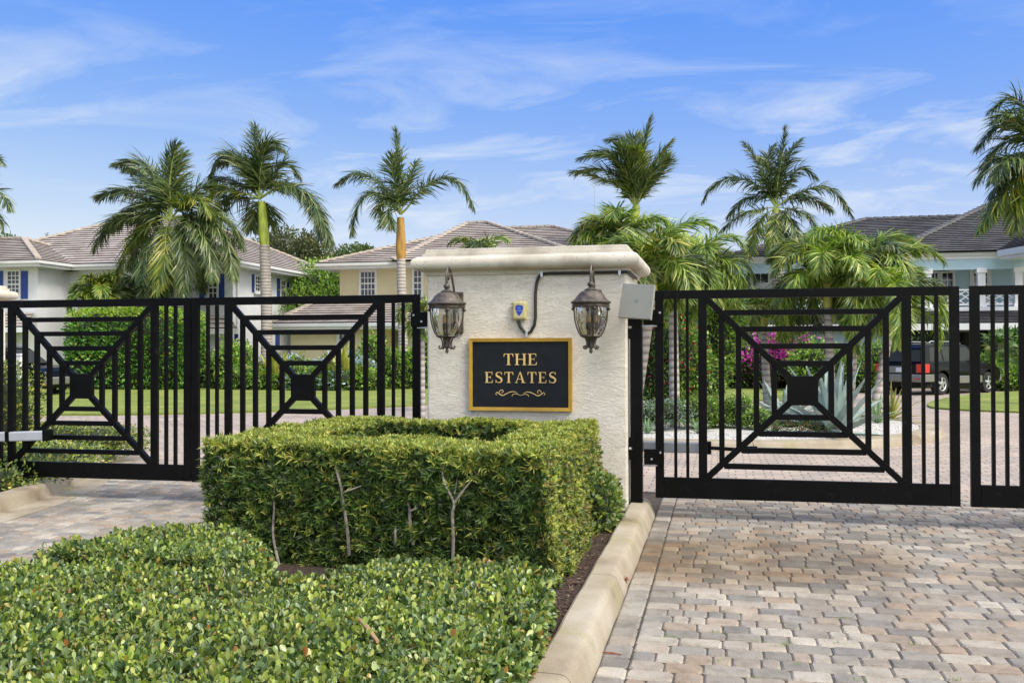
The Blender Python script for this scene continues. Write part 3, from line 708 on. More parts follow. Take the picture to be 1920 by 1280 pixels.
# ================================================================== GATES
YG = 9.5
def gate_leaf(xc, k, zb, label, hinge):
    root = empty('gate_leaf', (xc, YG, zb), label, 'gate', 'black gate leaves across the two driveways')
    d = .026
    def B(name, x0, x1, z0, z1, dy=0, mt='gate', bev=.003):
        b = MB(); b.box(xc + x0 * k, xc + x1 * k, YG - d + dy, YG + d - dy, z0, z1); return b.build(name, M[mt], root, bevel=bev)
    H = 1.385
    B('stile', -H, -H + .082, zb, 2.221); B('stile', H - .082, H, zb, 2.221)
    B('top_rail', -H + .083, H - .083, 2.138, 2.2208, .001); B('bottom_rail', -H + .083, H - .083, zb + .001, .40, .001)
    for s in (-1, 1):
        for x, w, nm in ((1.19, .030, 'picket'), (1.075, .030, 'picket'), (.93, .082, 'upright')):
            B(nm, s * x - w / 2 / 1, s * x + w / 2, .402, 2.136, .002 if nm == 'upright' else .004)
    zc = 1.252
    B('centre_panel', -.141, .141, zc - .139, zc + .139, -.004)
    A = [.26, .425, .59, .75]
    for i, a_ in enumerate(A):
        w = .026
        for s in (-1, 1):
            zz = zc + s * a_ * (.995 if s > 0 else .975)
            B('web_bar', -(a_ - .02), a_ - .02, zz - w, zz + w, .003)
            B('web_bar', s * a_ - w / (1 if True else k), s * a_ + w, zc - a_ * .975 + .02, zc + a_ - .02, .005)
    for sx in (-1, 1):
        for sz in (-1, 1):
            b = MB(); x0, z0 = .12, .12; x1, z1 = .895, (.888 if sz > 0 else .852)
            a0 = Vector((xc + sx * x0 * k, YG, zc + sz * z0)); a1 = Vector((xc + sx * x1 * k, YG, zc + sz * z1))
            b.beam(a0, a1, .056, .052, up=(0, 0, 1) if False else (0, 1, 0)) if False else b.beam(a0, a1, .0525 + .002, .060, up=(0, 0, 1))
            b.build('diagonal', M['gate'], root, bevel=.003)
    # hinge brackets with two bolts
    if hinge:
        for zz in (1.96, .60):
            xh = xc + hinge * H * k
            b = MB(); b.box(min(xh - hinge * .085, xh + hinge * .11), max(xh - hinge * .085, xh + hinge * .11), YG - .05, YG - .032, zz - .075, zz + .075)
            br = b.build('hinge_bracket', M['gate'], root, bevel=.003)
            for (u, v) in ((-.05, .045), (.035, -.02)):
                b = MB(); b.tube([(xh + hinge * u, YG - .066, zz + v), (xh + hinge * u, YG - .05, zz + v)], .011, 8)
                b.build('bolt', M['bolt'], br, smooth=True)
            b = MB(); b.tube([(xh - hinge * .02, YG - .03, zz - .085), (xh + hinge * .17, YG - .03, zz - .085)], .008, 6); b.build('hinge_pin', M['bolt'], root)
    return root
gate_leaf(.768, 1.0, .20, 'whole black web-pattern gate leaf hinged at the black post right of the pillar', -1)
gate_leaf(3.63, 1.0, .20, 'black gate leaf at the right frame edge, mostly cut off', 0)
gate_leaf(-4.322, .935, .22, 'black gate leaf hinged to the left side of the pillar, its foot behind the hedge', 1)
gate_leaf(-6.985, .975, .225, 'leftmost black gate leaf in front of the tall green hedge, with a grey opener arm', 0)
# gate post
root = empty('gate_post', (-.80, YG, .12), 'square black steel gate post standing on the kerb beside the pillar', 'post')
b = MB(); b.box(-.858, -.742, YG - .06, YG + .06, .12, 1.985); b.build('post', M['gate'], root, bevel=.004)
b = MB(); b.box(-.862, -.738, YG - .064, YG + .064, 1.986, 2.0); b.build('post_cap', M['gate'], root)
for zz in (.68, 1.86):
    b = MB(); b.box(-.872, -.82, YG - .085, YG - .062, zz - .11, zz + .11); o = b.build('hinge_plate', M['gate'], root, bevel=.003)
    b = MB(); b.lathe((-.855, YG - .092, zz), [(.014, -.01), (.018, 0), (.012, .014)], 6); b.build('bolt', M['bolt'], o)
for zz in (.52, .60):
    b = MB(); b.tube([(-.742, YG - .02, zz), (-.65, YG - .02, zz + .004)], .009, 8); b.lathe((-.655, YG - .02, zz), [(.016, -.014), (.018, 0), (.016, .014)], 6); b.build('hinge_bolt', M['bolt'], root)
# gate openers
def opener(name, p0, p1, p2, p3, Y, label):
    a0, a1, a2, a3 = [onY(*p, Y) for p in (p0, p1, p2, p3)]
    root = empty(name, tuple(a0), label, 'gate opener', 'gate opener arms')
    b = MB(); b.beam(a0, a1, .11, .105); b.build('housing', M['grey_box'], root, bevel=.012)
    b = MB(); v = Vector(a1 - a0).normalized(); b.beam(Vector(a1), Vector(a1) + v * .05, .125, .12); b.build('end_cap', M['gate'], root, bevel=.006)
    if p3 != p2:
        b = MB(); b.tube([Vector(a1) + v * .04, a2], .018, 8); b.build('shaft', M['gate'], root, smooth=True)
        b = MB(); b.beam(a2, a3, .04, .07); o = b.build('mount', M['gate'], root, bevel=.003)
        b = MB()
        for t in (.15, .75):
            for dz in (-.018, .018):
                q = Vector(a2).lerp(Vector(a3), t); b.tube([(q.x, q.y - .032, q.z + dz), (q.x, q.y - .02, q.z + dz)], .008, 6)
        b.build('bolt', M['bolt'], o)
opener('gate_opener', (1206, 836), (1324, 839), (1392, 843), (1420, 843), 9.72, 'grey ram opener behind the right gate leaf, next to the gate post')
opener('gate_opener', (-70, 820), (16, 818), (20, 818), (20, 818), 9.36, 'grey box housing of the left gate opener at the left frame edge')
opener('gate_opener', (18, 818), (86, 816), (92, 816), (92, 816), 9.36, 'slim pale grey arm of the left gate opener with a black end cap')

# ================================================================== PILLAR
YP = 9.35; PX0, PX1 = -2.905, -.878; PD = 1.25
root = empty('entrance_pillar', ((PX0 + PX1) / 2, YP + PD / 2, 0), 'wide cream stucco pillar with a moulded cast stone cap between the two gates', 'pillar', 'cream gate pillars')
b = MB(); b.box(PX0, PX1, YP, YP + PD, 0, 2.42); b.build('pillar_body', M['stucco'], root, bevel=.02)
def capmesh(x0, x1, y0, y1, z0, prof):
    b = MB(); k = len(prof)
    for (o, z) in prof:
        b.V += [(x0 - o, y0 - o, z0 + z), (x1 + o, y0 - o, z0 + z), (x1 + o, y1 + o, z0 + z), (x0 - o, y1 + o, z0 + z)]
    for i in range(k - 1):
        for j in range(4):
            b.F.append((i * 4 + j, i * 4 + (j + 1) % 4, (i + 1) * 4 + (j + 1) % 4, (i + 1) * 4 + j)); b.M.append(0)
    b.F.append(tuple((k - 1) * 4 + j for j in range(4))); b.M.append(0)
    b.F.append((3, 2, 1, 0)); b.M.append(0)
    return b
rollp = [(.018, 0), (.02, .02), (.028, .035), (.045, .042)] + [(.070 + .062 * sin(t), .115 - .068 * cos(t)) for t in np.linspace(.25, pi * .93, 11)] + [(.074, .186), (.040, .189), (.038, .222), (.012, .226), (.008, .262), (-.006, .268), (-.25, .285)]
capmesh(PX0, PX1, YP, YP + PD, 2.40, rollp).build('pillar_cap', M['cap'], root, smooth=True)

# far pillar at the left edge
FP = onY(24, 545, 13.6)[0] - .13
root = empty('entrance_pillar', (FP - .9, 13.1, 0), 'far cream pillar with a rounded cap just showing at the left frame edge', 'pillar', 'cream gate pillars')
b = MB(); b.box(FP - 1.75, FP, 12.6, 13.6, 0, 2.46); b.build('pillar_body', M['stucco'], root, bevel=.02)
capmesh(FP - 1.75, FP, 12.6, 13.6, 2.44, rollp).build('pillar_cap', M['cap'], root, smooth=True)

# ------------------------------------------------------------------ sign
SX0, SX1, SZ0, SZ1 = -2.455, -1.415, 1.043, 1.762
root = empty('estate_sign', ((SX0 + SX1) / 2, YP, (SZ0 + SZ1) / 2), 'dark framed sign reading THE ESTATES in gold serif letters on the pillar', 'sign')
b = MB(); w = .034
yf, yb_ = YP - .045, YP - .004
def mit(x0, x1, z0, z1, w, flip):  # mitred frame bars
    o = [(x0, z0), (x1, z0), (x1, z1), (x0, z1)]; i = [(x0 + w, z0 + w), (x1 - w, z0 + w), (x1 - w, z1 - w), (x0 + w, z1 - w)]
    for k in range(4):
        a_, c_ = k, (k + 1) % 4
        b.hexa([(o[a_][0], yf, o[a_][1]), (o[c_][0], yf, o[c_][1]), (o[c_][0], yb_, o[c_][1]), (o[a_][0], yb_, o[a_][1]),
                (i[a_][0], yf + .004, i[a_][1]), (i[c_][0], yf + .004, i[c_][1]), (i[c_][0], yb_, i[c_][1]), (i[a_][0], yb_, i[a_][1])])
mit(SX0, SX1, SZ0, SZ1, w, 0); b.build('sign_frame', M['gold'], root)
b = MB(); b.box(SX0 + w * .8, SX1 - w * .8, YP - .024, YP - .006, SZ0 + w * .8, SZ1 - w * .8); b.build('sign_panel', M['signb'], root)
def glyph(ch):
    """serif capitals as convex pieces in a 1-high box: returns (width, list of polygons)"""
    th, tk, sr = .055, .17, .10
    def rect(x0, x1, y0, y1): return [(x0, y0), (x1, y0), (x1, y1), (x0, y1)]
    def stem(x, t=tk, foot=(1, 1), wd=.10):
        P = [rect(x - t / 2, x + t / 2, .0, 1.)]
        for y0, s in ((0, foot[0]), (1, foot[1])):
            if s:
                a_, c_ = (0, .05) if y0 == 0 else (.95, 1)
                P.append(rect(x - t / 2 - wd, x - t / 2 + .001, a_, c_)); P.append(rect(x + t / 2 - .001, x + t / 2 + wd, a_, c_))
        return P
    if ch == 'T':
        return .86, stem(.43, foot=(1, 0)) + [rect(.03, .345, .945, 1), rect(.515, .83, .945, 1), [(.0, .72), (.03, .72), (.12, .96), (.03, 1)], [(.86, .72), (.83, 1), (.74, .96), (.83, .72)]]
    if ch == 'H':
        return 1.02, stem(.19) + stem(.83) + [rect(.27, .75, .48, .535)]
    if ch == 'E':
        return .80, stem(.19, foot=(1, 1)) + [rect(.27, .70, .945, 1), rect(.27, .72, 0, .055), rect(.27, .55, .485, .54),
               [(.66, .98), (.69, .74), (.72, .74), (.72, 1)], [(.66, .03), (.745, .28), (.775, .28), (.74, 0)], [(.53, .40), (.56, .38), (.56, .645), (.53, .625)]]
    if ch == 'A':
        return 1.02, [[(.07, 0), (.13, 0), (.50, .96), (.47, 1.02)], [(.70, 0), (.90, 0), (.53, 1.03), (.46, .99)], rect(.24, .70, .32, .375), rect(-.01, .26, 0, .05), rect(.60, 1.02, 0, .05)]
    if ch == 'S':
        cen = [(.64, .80), (.60, .90), (.50, .965), (.38, .975), (.24, .94), (.15, .85), (.14, .74), (.20, .64), (.33, .56), (.47, .49), (.60, .40), (.655, .28), (.63, .14), (.52, .045), (.37, .02), (.22, .05), (.12, .13), (.09, .22)]
        wd = [.05, .05, .05, .055, .09, .13, .15, .165, .18, .18, .17, .15, .13, .09, .055, .05, .05, .05]
        c = np.array(cen); d = np.gradient(c, axis=0); d /= np.linalg.norm(d, axis=1)[:, None]; nn = np.stack([-d[:, 1], d[:, 0]], 1); wd = np.array(wd)[:, None]
        A_, B_ = c + nn * wd / 2, c - nn * wd / 2
        P = [[tuple(A_[i]), tuple(B_[i]), tuple(B_[i + 1]), tuple(A_[i + 1])] for i in range(len(c) - 1)]
        P += [[(.63, .74), (.66, .74), (.68, .99), (.65, .99)], [(.075, .0), (.105, .0), (.115, .27), (.085, .27)]]
        return .74, P
def word(txt, xc, zb, h, sp, gap):
    ws = [glyph(c)[0] for c in txt]; tot = sum(ws) * h * sp + gap * (len(txt) - 1); x = xc - tot / 2
    for c, w_ in zip(txt, ws):
        b = MB()
        for pi_, P in enumerate(glyph(c)[1]):
            pr = .0005 * (pi_ % 5)
            F = [(x + p[0] * h * sp, YP - .031 - pr, zb + p[1] * h) for p in P]; Bk = [(q[0], YP - .0235, q[2]) for q in F]
            n = len(P); b.poly(F); 
            for i in range(n): b.poly([F[i], F[(i + 1) % n], Bk[(i + 1) % n], Bk[i]])
        b.build('letter', M['goldl'], root)
        x += w_ * h * sp + gap
zt_ = lambda py: onY(975, py, YP - .03)[2]
word('THE', -1.932, zt_(684.3), zt_(662.8) - zt_(684.3), 1.02, .014)
word('ESTATES', -1.932, zt_(717.6), zt_(697.2) - zt_(717.6), .98, .018)
# scroll ornament under the words
def ribbon(P, wd, b):
    P = smooth_path(P, 7); d = np.gradient(P, axis=0); d /= np.linalg.norm(d, axis=1)[:, None]; nn = np.stack([-d[:, 1], d[:, 0]], 1)
    t = np.linspace(0, 1, len(P)); w_ = np.interp(t, np.linspace(0, 1, len(wd)), wd)[:, None]
    A_, B_ = P + nn * w_ / 2, P - nn * w_ / 2
    for i in range(len(P) - 1):
        q = [A_[i], B_[i], B_[i + 1], A_[i + 1]]; b.poly([(v[0], YP - .030, v[1]) for v in q])
        b.poly([(A_[i][0], YP - .030, A_[i][1]), (A_[i + 1][0], YP - .030, A_[i + 1][1]), (A_[i + 1][0], YP - .0235, A_[i + 1][1]), (A_[i][0], YP - .0235, A_[i][1])])
        b.poly([(B_[i + 1][0], YP - .030, B_[i + 1][1]), (B_[i][0], YP - .030, B_[i][1]), (B_[i][0], YP - .0235, B_[i][1]), (B_[i + 1][0], YP - .0235, B_[i + 1][1])])
def sc(px, py):          # ornament pixel -> sign plane (enlarged crop coordinates)
    p = onY(860 + px / 8, 620 + py / 8, YP - .03); return (p[0], p[2])
b = MB()
for mir in (0, 1):
    f_ = (lambda x: x) if not mir else (lambda x: 1848 - x)
    yo = 0 if not mir else 6
    ribbon([sc(f_(575), 965 + yo), sc(f_(555), 945 + yo), sc(f_(575), 920 + yo), sc(f_(610), 945 + yo), sc(f_(660), 968 + yo), sc(f_(710), 945 + yo), sc(f_(770), 918 + yo), sc(f_(830), 912 + yo), sc(f_(885), 935 + yo)], [.003, .005, .006, .009, .009, .008, .008, .006, .002], b)
    ribbon([sc(f_(600), 935 + yo), sc(f_(618), 898 + yo), sc(f_(650), 886 + yo), sc(f_(668), 905 + yo), sc(f_(658), 925 + yo), sc(f_(640), 920 + yo)], [.003, .006, .006, .005, .006, .002], b)
    ribbon([sc(f_(800), 985 + yo), sc(f_(805), 960 + yo), sc(f_(835), 945 + yo), sc(f_(880), 950 + yo), sc(f_(924), 970)], [.002, .005, .006, .005, .003], b)
b.build('scroll_ornament', M['goldl'], root)

# ------------------------------------------------------------------ lanterns
def lantern(px, label):
    YL = 8.93; c0 = onY(px, 600, YL); X = c0[0]; zo = 0 if px > 1000 else .004
    root = empty('wall_lantern', (X, YL, 2.0), label, 'wall lantern', 'bronze lanterns on the pillar')
    C = (X, YL, zo)
    BR = M['bronze']
    # wall plate and its mount
    b = MB(); b.box(X + .0 - .055, X + .0 + .055, YP - .03, YP + .001, 1.81, 2.23); o = b.build('back_plate', BR, root, bevel=.012)
    b = MB(); b.box(X - .03, X + .03, YP - .06, YP - .028, 1.86, 2.18); b.build('plate_boss', BR, o, bevel=.01)
    # hook arm: from the plate, out and up, over and down to the knob
    P = smooth_path([(YP - .05, 2.10), (YP - .14, 2.20), (YP - .22, 2.33), (YP - .29, 2.415), (YP - .37, 2.44), (YL + .005, 2.40), (YL - .012, 2.335), (YL, 2.28)], 6)
    b = MB(); b.tube([(X, p[0], p[1] + zo) for p in P], [.017] * len(P), 8, flat=.7); b.build('hook_arm', BR, root, smooth=True)
    P = smooth_path([(YL + .13, 2.39), (YL + .09, 2.36), (YL + .05, 2.33), (YL + .03, 2.36), (YL + .055, 2.385), (YL + .08, 2.365)], 5)
    b = MB(); b.tube([(X, p[0], p[1] + zo) for p in P], [.013, .012] * (len(P) // 2) + [.011] * (len(P) % 2), 6); b.build('scroll', BR, root, smooth=True)
    b = MB(); b.lathe(C, [(.008, 2.30), (.016, 2.296), (.012, 2.285), (.026, 2.275), (.033, 2.258), (.030, 2.243), (.018, 2.236), (.022, 2.228), (.05, 2.215), (.062, 2.206), (.050, 2.196), (.045, 2.19)], 20); b.build('finial_knob', BR, root, smooth=True)
    # roof: flared octagonal-ish hood
    b = MB(); b.lathe(C, [(.04, 2.205), (.072, 2.196), (.095, 2.186), (.120, 2.160), (.142, 2.130), (.160, 2.110), (.182, 2.098), (.190, 2.090), (.187, 2.080), (.176, 2.076), (.172, 2.068), (.178, 2.062), (.176, 2.047), (.165, 2.043), (.150, 2.043)], 40); b.build('hood', BR, root, smooth=True)
    # glass bowl
    prof = [(.146, 2.045), (.148, 1.99), (.143, 1.93), (.130, 1.87), (.110, 1.815), (.085, 1.775)]
    b = MB(); n = 32; k = len(prof)
    for r, z in prof:
        for j in range(n):
            a_ = 2 * pi * j / n; b.V.append((C[0] + r * cos(a_), C[1] + r * sin(a_), z + zo))
    for i in range(k - 1):
        for j in range(n): b.F.append((i * n + j, i * n + (j + 1) % n, (i + 1) * n + (j + 1) % n, (i + 1) * n + j)); b.M.append(0)
    b.build('glass_bowl', M['glass'], root, smooth=True)
    # ribs, ring, knobs, feet
    for j in range(4):
        a_ = j * pi / 2 + .32
        P = [(C[0] + (r + .010) * cos(a_), C[1] + (r + .010) * sin(a_), z + zo) for r, z in [(.155, 2.05)] + prof[1:] + [(.05, 1.76)]]
        b = MB(); b.tube(P, .0075, 6); b.lathe((C[0] + .168 * cos(a_), C[1] + .168 * sin(a_), zo), [(.006, 2.012), (.016, 2.02), (.019, 2.03), (.014, 2.04)], 10)
        b.build('rib', BR, root, smooth=True)
        P = smooth_path([(.078, 1.775), (.058, 1.74), (.048, 1.70), (.058, 1.665), (.080, 1.655), (.090, 1.672), (.078, 1.682)], 4)
        b = MB(); b.tube([(C[0] + p[0] * cos(a_ + .5), C[1] + p[0] * sin(a_ + .5), p[1] + zo) for p in P], .0085, 6); b.build('scroll_foot', BR, root, smooth=True)
    b = MB(); b.lathe(C, [(.05, 1.785), (.092, 1.782), (.096, 1.774), (.09, 1.767), (.05, 1.764), (.032, 1.74), (.026, 1.71), (.034, 1.69), (.028, 1.665), (.012, 1.655), (.016, 1.64), (.017, 1.625), (.008, 1.612)], 16); b.build('base_finial', BR, root, smooth=True)
    b = MB(); b.lathe(C, [(.04, 1.765), (.036, 1.80), (.012, 1.805), (.011, 1.86), (.018, 1.862), (.018, 1.89)], 12)
    for j in range(3):
        a_ = j * 2.09 + .4
        P = smooth_path([(.01, 1.80), (.035, 1.79), (.05, 1.81), (.05, 1.84)], 4); b.tube([(C[0] + p[0] * cos(a_), C[1] + p[0] * sin(a_), p[1] + zo) for p in P], .005, 5)
        b.lathe((C[0] + .05 * cos(a_), C[1] + .05 * sin(a_), zo), [(.012, 1.84), (.012, 1.90)], 8)
    o = b.build('candle_cluster', BR, root, smooth=True)
    b = MB()
    for j in range(3):
        a_ = j * 2.09 + .4; b.lathe((C[0] + .05 * cos(a_), C[1] + .05 * sin(a_), zo), [(.006, 1.90), (.013, 1.92), (.014, 1.94), (.006, 1.975), (.002, 1.985)], 8)
    b.build('bulb', mat('amber_bulb_glass', (.55, .38, .22), .2, var=.1), o, smooth=True)
lantern(838, 'bronze lantern hanging on the left side of the pillar, beside the left gate leaf')
lantern(1108, 'bronze lantern hanging on the right side of the pillar, under the black cable')

# ------------------------------------------------------------------ sensor box, cable, reader panel
p = onY(974, 582, YP - .04); bx, bz = p[0], p[2]
root = empty('receiver_box', (bx, YP, bz), 'small yellowed plastic box with a blue shield sticker above the sign', 'junction box')
b = MB(); b.box(bx - .072, bx + .072, YP - .055, YP - .004, bz - .092, bz + .092); o = b.build('box_body', M['beacon'], root, bevel=.022)
b = MB()
for t in np.linspace(-.075, .075, 5): b.tube([(bx - .085, YP - .03, bz + t), (bx - .07, YP - .03, bz + t)], .008, 6)
for t in (-.03, .0, .04): b.tube([(bx + t, YP - .03, bz + .08), (bx + t, YP - .03, bz + .10)], .007, 6)
b.build('mounting_lugs', M['beacon'], root)
for dz in (-.068, .068):
    b = MB(); b.tube([(bx - .004, YP - .062, bz + dz), (bx - .004, YP - .05, bz + dz)], .012, 10); b.build('screw', M['bolt'], root)
sh = [(-.036, .046), (-.015, .052), (0, .048), (.015, .052), (.036, .046), (.040, .018), (.030, -.015), (.012, -.042), (0, -.055), (-.012, -.042), (-.030, -.015), (-.040, .018)]
b = MB(); b.poly([(bx + x, YP - .0565, bz + z) for x, z in sh]); o = b.build('shield_sticker', M['sblue'], root)
b = MB()
for zz, n_, w_ in ((.022, 4, .007), (-.004, 7, .007)):
    for i in range(n_):
        x = bx - (n_ * .009) / 2 + i * .009; z0 = bz + zz; b.poly([(x, YP - .0568, z0), (x + .002, YP - .0568, z0), (x + .0045, YP - .0568, z0 + w_), (x + .0025, YP - .0568, z0 + w_)]); b.poly([(x + .003, YP - .0569, z0), (x + .007, YP - .0569, z0), (x + .007, YP - .0569, z0 + .002), (x + .003, YP - .0569, z0 + .002)])
b.build('sticker_print', M['plate'], o)

YC = YP - .022
cp = [onY(*q, YC) for q in ((972, 601), (976, 613), (983, 622), (988, 625.5), (995, 622), (1002, 610), (1004, 595), (1004, 575), (1004, 550), (1006, 532), (1010, 519), (1016, 513.5), (1030, 512.5), (1060, 512), (1100, 511.5), (1140, 510.5), (1168, 509.8))]
XC = PX1 + .022
zc_ = cp[-1][2]
cp3 = [Vector(q) for q in cp] + [Vector((PX1 + .004, YC, zc_)), Vector((XC, YC + .02, zc_)), Vector((XC, YP + .35, zc_ - .004)), Vector((XC, YP + .8, zc_ - .004))]
root = empty('black_cable', tuple(cp3[0]), 'thick black cable looping from the small box up under the pillar cap', 'cable')
b = MB(); b.tube(cp3, .0155, 8); b.build('conduit', M['cable'], root, smooth=True)
for q in ((988, 626), (1016, 514), (1162, 511)):
    v = onY(*q, YC); b = MB(); b.box(v[0] - .012, v[0] + .012, YC - .022, YP, v[2] - .022, v[2] + .020); b.lathe((v[0], YC - .018, v[2] - .04), [(.006, 0), (.009, .01), (.006, .02)], 6); b.build('cable_clip', M['bolt'], root)

T = [onY(1168, 530.8, 9.22), onY(1227.5, 534, 9.10), onY(1220, 598.5, 9.02), onY(1158.6, 594.8, 9.14)]
root = empty('reader_panel', tuple(np.mean(T, axis=0)), 'flat grey square panel with a faint round emblem at the right pillar corner', 'antenna panel')
T = [Vector(t) for t in T]; nrm = (T[1] - T[0]).cross(T[3] - T[0]).normalized()
if nrm.y > 0: nrm = -nrm
b = MB(); b.hexa([T[3], T[2], T[2] - nrm * .03, T[3] - nrm * .03, T[0], T[1], T[1] - nrm * .03, T[0] - nrm * .03]); b.build('panel', M['panelg'], root, bevel=.004)
def tp(u, v, o=.002): return T[3] * (1 - u) * (1 - v) + T[2] * u * (1 - v) + T[0] * (1 - u) * v + T[1] * u * v + nrm * o
b = MB()
for (r0, r1, n) in ((.060, .052, 6), (.040, .034, 6)):
    for i in range(n):
        a0, a1 = 2 * pi * i / n + .5, 2 * pi * (i + .72) / n + .5
        b.poly([tp(.5 + r0 * cos(a0), .5 + r0 * sin(a0)), tp(.5 + r0 * cos(a1), .5 + r0 * sin(a1)), tp(.5 + r1 * cos(a1), .5 + r1 * sin(a1)), tp(.5 + r1 * cos(a0), .5 + r1 * sin(a0))])
for i in range(3):
    a0 = i * pi / 3; d_ = (.026 * cos(a0), .026 * sin(a0)); e_ = (-.004 * sin(a0), .004 * cos(a0))
    b.poly([tp(.5 - d_[0] - e_[0], .5 - d_[1] - e_[1]), tp(.5 + d_[0] - e_[0], .5 + d_[1] - e_[1]), tp(.5 + d_[0] + e_[0], .5 + d_[1] + e_[1]), tp(.5 - d_[0] + e_[0], .5 - d_[1] + e_[1])])
b.build('emblem', M['logo'], root)
b = MB()
for u, v in ((.05, .95), (.5, .96), (.95, .95), (.95, .05), (.5, .04), (.05, .05), (.04, .5), (.96, .5)):
    q = tp(u, v, 0); b.tube([q, q + nrm * .004], .005, 6)
b.build('screws', M['bolt'], root)
b = MB(); b.tube([tp(.4, .5, -.03), (PX1 + .01, YP + .12, 2.05)], .025, 8); b.box(PX1 - .001, PX1 + .02, YP + .05, YP + .19, 1.95, 2.15); b.build('bracket', M['gate'], root)

# ================================================================== NEAR PLANTS
def tufts(L, P, axis, n_leaf, ln, wd, mi, spread=(.45, 1.15)):
    """whorls of strap leaves round an axis"""
    n = len(P); axis = unit(axis)
    a = np.repeat(axis, n_leaf, 0); pos = np.repeat(P, n_leaf, 0) + rng.normal(0, .003, (n * n_leaf, 3))
    r = rdir(n * n_leaf); r = unit(r - a * np.sum(r * a, 1, keepdims=True))
    th = rng.uniform(spread[0], spread[1], (n * n_leaf, 1))
    d = a * np.cos(th) + r * np.sin(th)
    l = np.repeat(ln * rng.uniform(.7, 1.25, n), n_leaf) * rng.uniform(.75, 1.1, n * n_leaf)
    L.add(T_STRAP, pos, d, a + .01, l, wd * rng.uniform(.8, 1.2, n * n_leaf), np.repeat(mi, n_leaf))
def nz(P, s=1.0):     # cheap smooth noise
    x, y, z = P[:, 0] * s, P[:, 1] * s, P[:, 2] * s
    return (np.sin(3.1 * x + 1.7 * y + .5) + np.sin(5.3 * y - 2.2 * z + 1.1) + np.sin(4.7 * z + 3.9 * x + 2.) + .6 * np.sin(9.1 * x - 7.3 * y + 6 * z)) / 3.6
HX0, HX1, HY0, HY1, HZ = -3.83, -1.15, 6.20, 9.12, .965
IX0, IX1, IY0, IY1 = -3.15, -1.66, 6.98, 8.46
HSK = .15
def hy(x, y): return y + HSK * (HX1 - x) * np.clip(1 - (y - HY0) / (HY1 - HY0), 0, 1)
def hedge_box():
    root = empty('box_hedge', ((HX0 + HX1) / 2, (HY0 + HY1) / 2, .09), 'clipped square podocarpus hedge with an open middle in front of the pillar', 'hedge')
    L = Leaves()
    def face(n, org, eu, ev, nrm, kind):
        u, v = rng.random((2, n)); P = np.array(org) + u[:, None] * np.array(eu) + v[:, None] * np.array(ev)
        P += np.array(nrm) * (nz(P, 1.6) * .028 + nz(P, 5) * .015 - .014)[:, None]
        # sides lean in a little towards the ground
        if kind in ('front', 'right', 'left'):
            P -= np.array(nrm) * ((HZ - P[:, 2]).clip(0) * (-.13 if kind == 'right' else .08))[:, None]
        return P
    def emit(P, nrm, kind, dens_deep=.5):
        n = len(P); nrm = np.array(nrm, float); P = P.copy(); P[:, 1] = hy(P[:, 0], P[:, 1])
        depth = np.where(rng.random(n) < dens_deep, rng.uniform(.02, .10, n), rng.uniform(-.015, .02, n))
        if kind == 'top': depth = np.where(rng.random(n) < .35, rng.uniform(.01, .05, n), rng.uniform(-.018, .01, n))
        P = P - nrm * depth[:, None]
        ax = nrm * rng.uniform(.5, 1., (n, 1)) + np.array([0, 0, 1.]) * rng.uniform(.3, 1.0, (n, 1)) + rng.normal(0, .32, (n, 3))
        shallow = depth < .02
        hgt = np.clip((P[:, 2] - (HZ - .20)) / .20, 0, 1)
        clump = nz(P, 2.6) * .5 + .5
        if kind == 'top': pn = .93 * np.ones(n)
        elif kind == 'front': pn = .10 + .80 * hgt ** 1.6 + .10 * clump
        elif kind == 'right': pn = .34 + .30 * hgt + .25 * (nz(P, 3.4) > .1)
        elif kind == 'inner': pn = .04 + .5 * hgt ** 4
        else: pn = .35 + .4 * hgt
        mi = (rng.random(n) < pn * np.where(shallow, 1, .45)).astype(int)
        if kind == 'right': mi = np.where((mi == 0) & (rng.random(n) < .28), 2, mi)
        ln = np.where(kind == 'front', .068, .052) * np.ones(n)
        if kind == 'top': ln[:] = .036
        if kind == 'right': ln[:] = .036
        if kind == 'front': ln *= 1 - .35 * hgt
        # bigger, looser whorls low on the front
        g = rng.random(n) < .22
        if kind == 'front': ln = np.where(g & shallow, ln * 1.45, ln)
        for lo, hi, nl in ((0, .045, 11), (.045, .2, 10)):
            k_ = (ln >= lo) & (ln < hi)
            if k_.any():
                for m_ in (k_,):
                    tufts(L, P[m_], ax[m_], nl, 1.0 * ln[m_].mean() * 1.0, .0068 if hi < .1 else .0085, mi[m_])
    W_, D_ = HX1 - HX0, HY1 - HY0
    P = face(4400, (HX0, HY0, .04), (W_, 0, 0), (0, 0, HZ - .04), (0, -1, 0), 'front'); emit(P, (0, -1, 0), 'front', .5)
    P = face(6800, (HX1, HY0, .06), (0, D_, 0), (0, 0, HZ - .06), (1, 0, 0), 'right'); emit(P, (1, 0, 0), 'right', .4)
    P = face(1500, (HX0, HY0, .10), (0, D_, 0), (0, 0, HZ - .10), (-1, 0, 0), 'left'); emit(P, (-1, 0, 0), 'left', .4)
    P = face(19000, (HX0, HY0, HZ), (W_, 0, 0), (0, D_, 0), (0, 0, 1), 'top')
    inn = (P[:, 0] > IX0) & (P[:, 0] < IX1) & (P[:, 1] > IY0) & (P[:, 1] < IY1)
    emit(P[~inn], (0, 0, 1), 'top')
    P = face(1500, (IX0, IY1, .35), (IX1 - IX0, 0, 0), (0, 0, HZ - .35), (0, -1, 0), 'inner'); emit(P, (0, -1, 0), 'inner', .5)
    P = face(700, (IX0, IY0, .4), (0, IY1 - IY0, 0), (0, 0, HZ - .4), (1, 0, 0), 'inner'); emit(P, (1, 0, 0), 'inner', .5)
